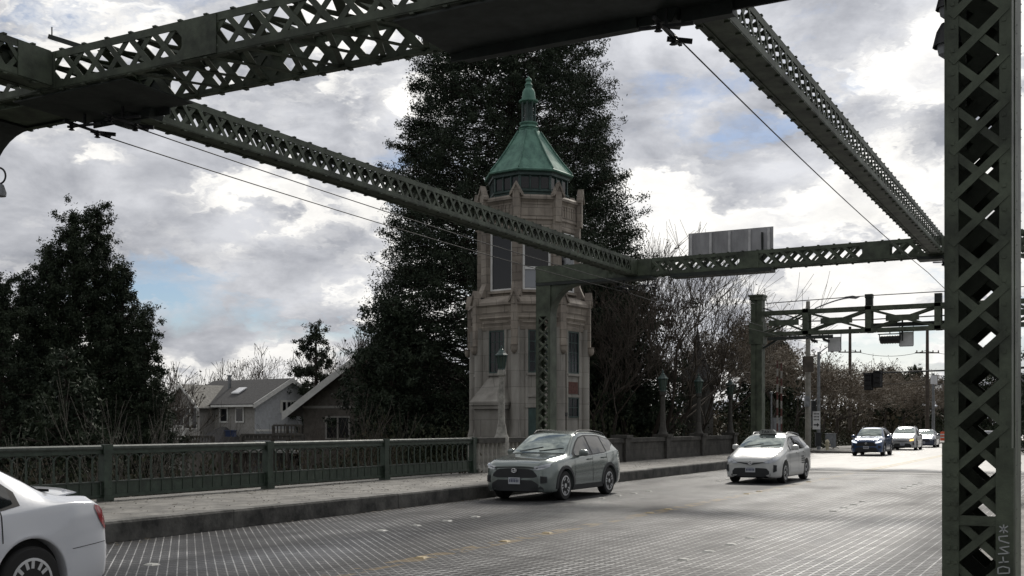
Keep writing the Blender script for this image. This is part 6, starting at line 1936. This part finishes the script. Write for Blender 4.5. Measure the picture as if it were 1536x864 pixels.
for px in range(-10, 700, 42):
    for (t, zt) in ((26, .25), (33, .55)):
        t2 = t + r9.uniform(-2, 3); p_ = px + r9.uniform(-14, 14)
        bb = P(p_, 700, t2)
        if bb.x > -18.8: t2 = max(t2, 34)
        h = r9.uniform(2.4, 3.2); m_ = ['bramble', 'ivy', 'bramble'][k % 3]
        n_ = (px + 10) // 42 + 1; lab = '%s shrub in %s row behind railing, number %d from left' % ('brown tangled' if m_ == 'bramble' else 'dark green leafy', 'farther' if zt > .4 else 'nearer', n_)
        o = bush(p_, t2, 3.4, h, lab, m_, 2200, .13 if m_ == 'ivy' else .11, 200 + k, zt + r9.uniform(-.5, .15)); bl.append(o); k += 1
for i, (px, t, w, h, zt, m_, lab) in enumerate([(600, 52, 5, 3.6, 1.7, 'ivy', 'dark leafy shrub at the left foot of the sequoia'), (660, 50, 5, 4, 1.9, 'ivy', 'dark leafy shrub directly left of the tower base'), (540, 50, 5, 3.4, 1.4, 'ivy', 'leafy shrub below the second house wall'), (560, 46, 4, 3.2, .9, 'bramble', 'brown bramble below the second house wall'),
        (900, 52, 4, 4, 2.1, 'ivy', 'leafy shrub right behind the tower edge'), (945, 54, 4, 4, 1.9, 'ivy', 'leafy shrub behind the first parapet lamp post'), (1000, 60, 5, 3.6, 1.9, 'ivy', 'leafy shrub left of the turret foot'), (1070, 62, 4, 3, 1.6, 'bramble', 'orange brown shrub right of the turret foot'), (1105, 64, 4.5, 3, 2.0, 'ivy', 'leafy shrub behind the lamp post by the gantry column'), (1150, 74, 5, 4, 2.8, 'ivy', 'leafy shrub behind the taxi roof'), (1195, 80, 5, 3.5, 2.6, 'ivy', 'leafy shrub left of the street light base'),
        (1238, 90, 4, 2, 1.5, 'ivy', 'low shrub behind the grey cabinet'), (1270, 92, 4, 2.4, 2.0, 'bramble', 'brown shrub left of the blue car'), (1350, 140, 8, 4, 3.2, 'bramble', 'brown shrub behind the minivan'), (1400, 130, 6, 3.6, 2.6, 'ivy', 'dark shrub at the end of the road')]):
    o = bush(px, t, w, h, lab, m_, 3400, .16, 300 + i, zt)
    o['group'] = 'shrubs by the tower and street'

# far-off wooded slope that reads as one mass
def far_wood():
    g = np.random.default_rng(77); pts = []
    for i in range(1300):
        az = g.uniform(-1.25, .75); d = g.uniform(190, 330)
        x, y = math.sin(az) * d, math.cos(az) * d
        if -30 < x < 12 and y < 320: 
            if g.uniform() < .9: continue
        h = g.uniform(4, 8.5) * (1.25 if d > 260 else 1); w = g.uniform(2, 4)
        n = 90; a = g.normal(size=(n, 3)) * np.array([w * .45, w * .45, h * .26])
        pts.append(a + np.array([x, y, -.5 + h * .45]))
    leaf_mesh('far_wood', np.concatenate(pts), 1.1, M['bramble'], None, None, 1.6, 5, kind='stuff')
far_wood()
o = bpy.data.objects['far_wood']; setp(o, 'far wooded slope along the horizon', 'wood')

# ================================================================== houses
def house(t, px_c, lab):
    """gabled house seen at an angle; local x along the ridge, y across"""
    c = P(px_c, 640, t); zg = -3.2
    root = empty('house', (c.x, c.y, zg)); setp(root, lab, 'house')
    ang = YAW + R(-36)      # the ridge runs away to the left
    ex = Vector((-math.cos(ang), -math.sin(ang), 0)); ey = Vector((-math.sin(ang), math.cos(ang), 0))
    def Q(x, y, z): return Vector((c.x, c.y, 0)) + ex * x + ey * y + Vector((0, 0, z))
    LX, LY = 8.4, 6.4; ze = 3.55; zr = 5.25
    o = MB().poly([Q(0, 0, zg), Q(LX, 0, zg), Q(LX, LY, zg), Q(0, LY, zg)], (0, 0, ze - zg))
    w = wpart(o, 'wall', M['siding2'], root)
    # gable end, cladded
    g = MB().poly([Q(-.03, 0, zg), Q(-.03, LY, zg), Q(-.03, LY, ze), Q(-.03, LY / 2, zr - .05), Q(-.03, 0, ze)], ex * .1)
    for k in range(34):
        z = zg + .2 * k + 1
        if z < ze: g.obox(Q(-.055, .02, z), ey * (LY - .04), ex * .025, (0, 0, .012))
    wpart(g, 'gable_wall', M['siding'], root)
    def roofslab(o, a, b, c_, d, th=.12):
        o.poly([a, b, c_, d], (0, 0, th))
    o = MB(); ov = .55; sl = (zr - ze) / (LY / 2)
    for s in (0, 1):
        y0 = -ov if s == 0 else LY + ov; z0 = ze - ov * sl
        roofslab(o, Q(-.45, y0, z0), Q(LX + .4, y0, z0), Q(LX + .4, LY / 2, zr), Q(-.45, LY / 2, zr))
    rf = wpart(o, 'roof', M['rooftile'], root)
    o = MB()
    for s in (0, 1):
        y0 = -ov if s == 0 else LY + ov; z0 = ze - ov * sl
        o.poly([Q(-.5, y0, z0 - .22), Q(-.5, y0, z0 + .14), Q(-.5, LY / 2, zr + .14), Q(-.5, LY / 2, zr - .22)], ex * .06)
    o.obox(Q(-.4, -ov - .02, ze - ov * sl - .1), ex * (LX + .7), ey * .04, (0, 0, .16))
    wpart(o, 'fascia', M['trim'], root)
    sub(MB().bar(Q(5.2, 1.9, 4.5), Q(5.2, 1.9, 5.6), .18, .18, (1, 0, 0)).bar(Q(5.2, 1.9, 5.6), Q(5.2, 1.9, 5.7), .28, .28, (1, 0, 0)), 'chimney', M['galv'], rf)
    zz = ze + .8 * sl
    sub(MB().poly([Q(2.9, .9, ze + .9 * sl + .16), Q(3.8, .9, ze + .9 * sl + .16), Q(3.8, 1.7, ze + 1.7 * sl + .16), Q(2.9, 1.7, ze + 1.7 * sl + .16)], (0, 0, .1)), 'skylight', M['signpale'], rf)
    # gable window: three small lights
    f = MB().obox(Q(-.10, LY / 2 - .85, 2.75), ey * 1.7, ex * .06, (0, 0, .95)); f = wpart(f, 'window', M['trim'], root)
    p = MB()
    for k in range(3): p.obox(Q(-.125, LY / 2 - .62 + k * .48, 2.9), ey * .27, ex * .03, (0, 0, .65))
    sub(p, 'pane', M['glass'], f)
    wpart(MB().obox(Q(-.10, -.05, 1.35), ey * (LY + .1), ex * .05, (0, 0, .16)), 'band_board', M['trim'], root)
    for x in (1.2, 3.0):
        f = wpart(MB().obox(Q(x, -.08, 2.0), ex * .95, ey * .06, (0, 0, 1.15)), 'window', M['trim'], root)
        sub(MB().obox(Q(x + .12, -.10, 2.12), ex * .71, ey * .03, (0, 0, .92)), 'pane', M['glass'], f)
    # cross wing with balcony at the left
    y1 = -1.4
    o = MB().poly([Q(4.6, y1, zg), Q(8.2, y1, zg), Q(8.2, 0.5, zg), Q(4.6, .5, zg)], (0, 0, 3.3 - zg)).poly([Q(4.6, y1, 3.3), Q(8.2, y1, 3.3), Q(6.4, y1, 4.75)], ey * 1.9)
    wpart(o, 'wing_wall', M['siding2'], root)
    o = MB()
    for s in (0, 1):
        x0 = 4.25 if s == 0 else 8.55
        roofslab(o, Q(x0, y1 - .4, 3.02), Q(x0, 2.6, 3.02), Q(6.4, 2.6, 4.82), Q(6.4, y1 - .4, 4.82), .10)
    wpart(o, 'wing_roof', M['rooftile2'], root)
    o = MB()
    for s in (0, 1):
        x0 = 4.2 if s == 0 else 8.6
        o.poly([Q(x0, y1 - .44, 2.85), Q(x0, y1 - .44, 3.12), Q(6.4, y1 - .44, 4.97), Q(6.4, y1 - .44, 4.70)], ey * .05)
    wpart(o, 'wing_fascia', M['trim'], root)
    for x in (4.85, 5.65, 6.4, 7.3):
        f = wpart(MB().obox(Q(x, y1 - .06, 1.5), ex * .62, ey * .05, (0, 0, 1.7)), 'window', M['trim'], root)
        sub(MB().obox(Q(x + .07, y1 - .08, 1.58), ex * .48, ey * .03, (0, 0, 1.52)), 'pane', M['glass'], f)
    o = MB().obox(Q(4.5, y1 - 1.5, .75), ex * 3.9, ey * 1.5, (0, 0, .16)).obox(Q(4.5, y1 - 1.5, 1.72), ex * 3.9, ey * .07, (0, 0, .08)).obox(Q(4.5, y1 - 1.5, .95), ex * 3.9, ey * .05, (0, 0, .05))
    for k in range(27): o.obox(Q(4.52 + k * .147, y1 - 1.48, .95), ex * .05, ey * .04, (0, 0, .8))
    for x in (4.5, 8.3): o.obox(Q(x, y1 - 1.5, zg), ex * .12, ey * .12, (0, 0, 1.8 - zg))
    wpart(o, 'balcony', M['trim'], root)
    # low hipped porch roof in front
    wpart(MB().add([Q(.6, -3.0, .35), Q(4.3, -3.0, .35), Q(4.3, -.02, .35), Q(.6, -.02, .35), Q(2.2, -.9, 1.7), Q(2.8, -.9, 1.7)], [(0, 3, 2, 1), (0, 1, 5, 4), (1, 2, 5), (2, 3, 4, 5), (3, 0, 4)]), 'porch_roof', M['rooftile'], root)
    o = MB().poly([Q(.9, -2.7, zg), Q(4.0, -2.7, zg), Q(4.0, -.03, zg), Q(.9, -.03, zg)], (0, 0, .345 - zg))
    wpart(o, 'porch', M['darksiding'], root)
house(80, 383, 'grey house with white trimmed gable, skylight and balcony')
def house2():
    t = 70; c = P(600, 640, t); zg = -2.5
    root = empty('house', (c.x, c.y, zg)); setp(root, 'dark gabled house with one long pale rake board rising towards the sequoia', 'house')
    def Q(x, y, z): return Vector((c.x, c.y, 0)) + RT * x + FW * y + Vector((0, 0, z))
    hw = 6.2; ze = 3.35; zr = 8.2; D = 9
    wpart(MB().poly([Q(-hw, 0, zg), Q(hw, 0, zg), Q(hw, 0, ze), Q(0, 0, zr), Q(-hw, 0, ze)], FW * D), 'wall', M['darksiding'], root)
    o = MB(); sl = (zr - ze) / hw; ov = 1.2
    for s in (-1, 1):
        o.poly([Q(s * (hw + ov), -.9, ze - ov * sl), Q(0, -.9, zr), Q(0, D + .5, zr), Q(s * (hw + ov), D + .5, ze - ov * sl)], (0, 0, .18))
    wpart(o, 'roof', M['rooftile'], root)
    o = MB()
    for s in (-1, 1):
        o.poly([Q(s * (hw + ov), -.97, ze - ov * sl - .30), Q(s * (hw + ov), -.97, ze - ov * sl + .20), Q(0, -.97, zr + .22), Q(0, -.97, zr - .30)], FW * .06)
    wpart(o, 'rake_board', M['trim'], root)
    for x in (-4.8, -2.0):
        f = wpart(MB().obox(Q(x, -.08, .9), RT * 1.6, FW * .07, (0, 0, 1.5)), 'window', M['siding2'], root)
        sub(MB().obox(Q(x + .12, -.10, 1.0), RT * .62, FW * .03, (0, 0, 1.3)).obox(Q(x + .86, -.10, 1.0), RT * .62, FW * .03, (0, 0, 1.3)), 'pane', M['glass'], f)
    wpart(MB().obox(Q(-hw - .05, -.06, 2.9), RT * (hw + 2), FW * .05, (0, 0, .16)), 'band_board', M['siding2'], root)
house2()
def deck_fence(px0, px1, py0, py1, t, lab, n, solid=False):
    a, b = P(px0, py1, t), P(px1, py1, t); h = (py1 - py0) / FPX * t
    root = empty('fence', a); setp(root, lab, 'fence')
    o = MB()
    for i in range(n):
        q = a.lerp(b, i / (n - 1)); o.obox(q, RT * ((b - a).length / n * (.96 if solid else .4)), FW * .04, (0, 0, h))
    wpart(o, 'boards', M['plank'], root)
    z = Vector((0, 0, h))
    wpart(MB().bar(a + z, b + z, .12, .1).bar(a + z * .1, b + z * .1, .06, .1), 'rail', M['plank'], root)
    o = MB()
    for q in (a, a.lerp(b, .5), b): o.bar(q - Vector((0, 0, 3.4)), q + z, .12, .12, (1, 0, 0))
    wpart(o, 'fence_post', M['plank'], root)
deck_fence(238, 320, 655, 666, 52, 'open slatted fence below the balcony of the gabled house', 20)
deck_fence(362, 455, 652, 660, 54, 'low solid board fence between the two houses', 16, True)
deck_fence(410, 452, 638, 652, 60, 'small dark railing right of the gabled house', 9)
def tarp():
    p = P(337, 655, 58)
    root = empty('storage_bin', p); setp(root, 'small blue bin behind the fence between the houses', 'bin')
    wpart(MB().obox(p, RT * .5, FW * .5, (0, 0, .3)), 'tub', M['bluetarp'], root)
    wpart(MB().obox(p - RT * .03 - FW * .03 + Vector((0, 0, .3)), RT * .56, FW * .56, (0, 0, .05)), 'lid', M['bluetarp'], root)
tarp()

# fallen leaves and grit along the foot of the railing and curb
def litter():
    g = np.random.default_rng(5); n = 5200
    y = g.uniform(4, 56, n); k = g.integers(0, 3, n)
    x = np.where(k == 0, RX + .12 + np.abs(g.normal(size=n)) * .22, np.where(k == 1, g.uniform(-17.2, -13.95, n), CURB_F + .03 + np.abs(g.normal(size=n)) * .16))
    z = np.where(k == 2, .012, .342)
    keep = (np.sin(y * 1.7) + np.sin(y * .6 + 2) + g.normal(size=n) * .8 > .3) | (k == 1)
    p = np.stack([x, y, z], 1)[keep]
    v = []; m_ = len(p); a = g.uniform(0, 6.28, m_); s = g.uniform(.015, .045, m_)
    d = np.stack([np.cos(a) * s, np.sin(a) * s, g.uniform(-.004, .01, m_)], 1); e = np.stack([-np.sin(a) * s * .55, np.cos(a) * s * .55, g.uniform(0, .006, m_)], 1)
    v = np.stack([p - d, p + e, p + d, p - e], 1).reshape(-1, 3)
    me = bpy.data.meshes.new('leaf_litter'); me.from_pydata(v.tolist(), [], [(4 * i, 4 * i + 1, 4 * i + 2, 4 * i + 3) for i in range(m_)])
    link('leaf_litter', me, M['bramble'], kind='stuff', label='scattered fallen leaves and grit along the far sidewalk', cat='leaf litter')
litter()
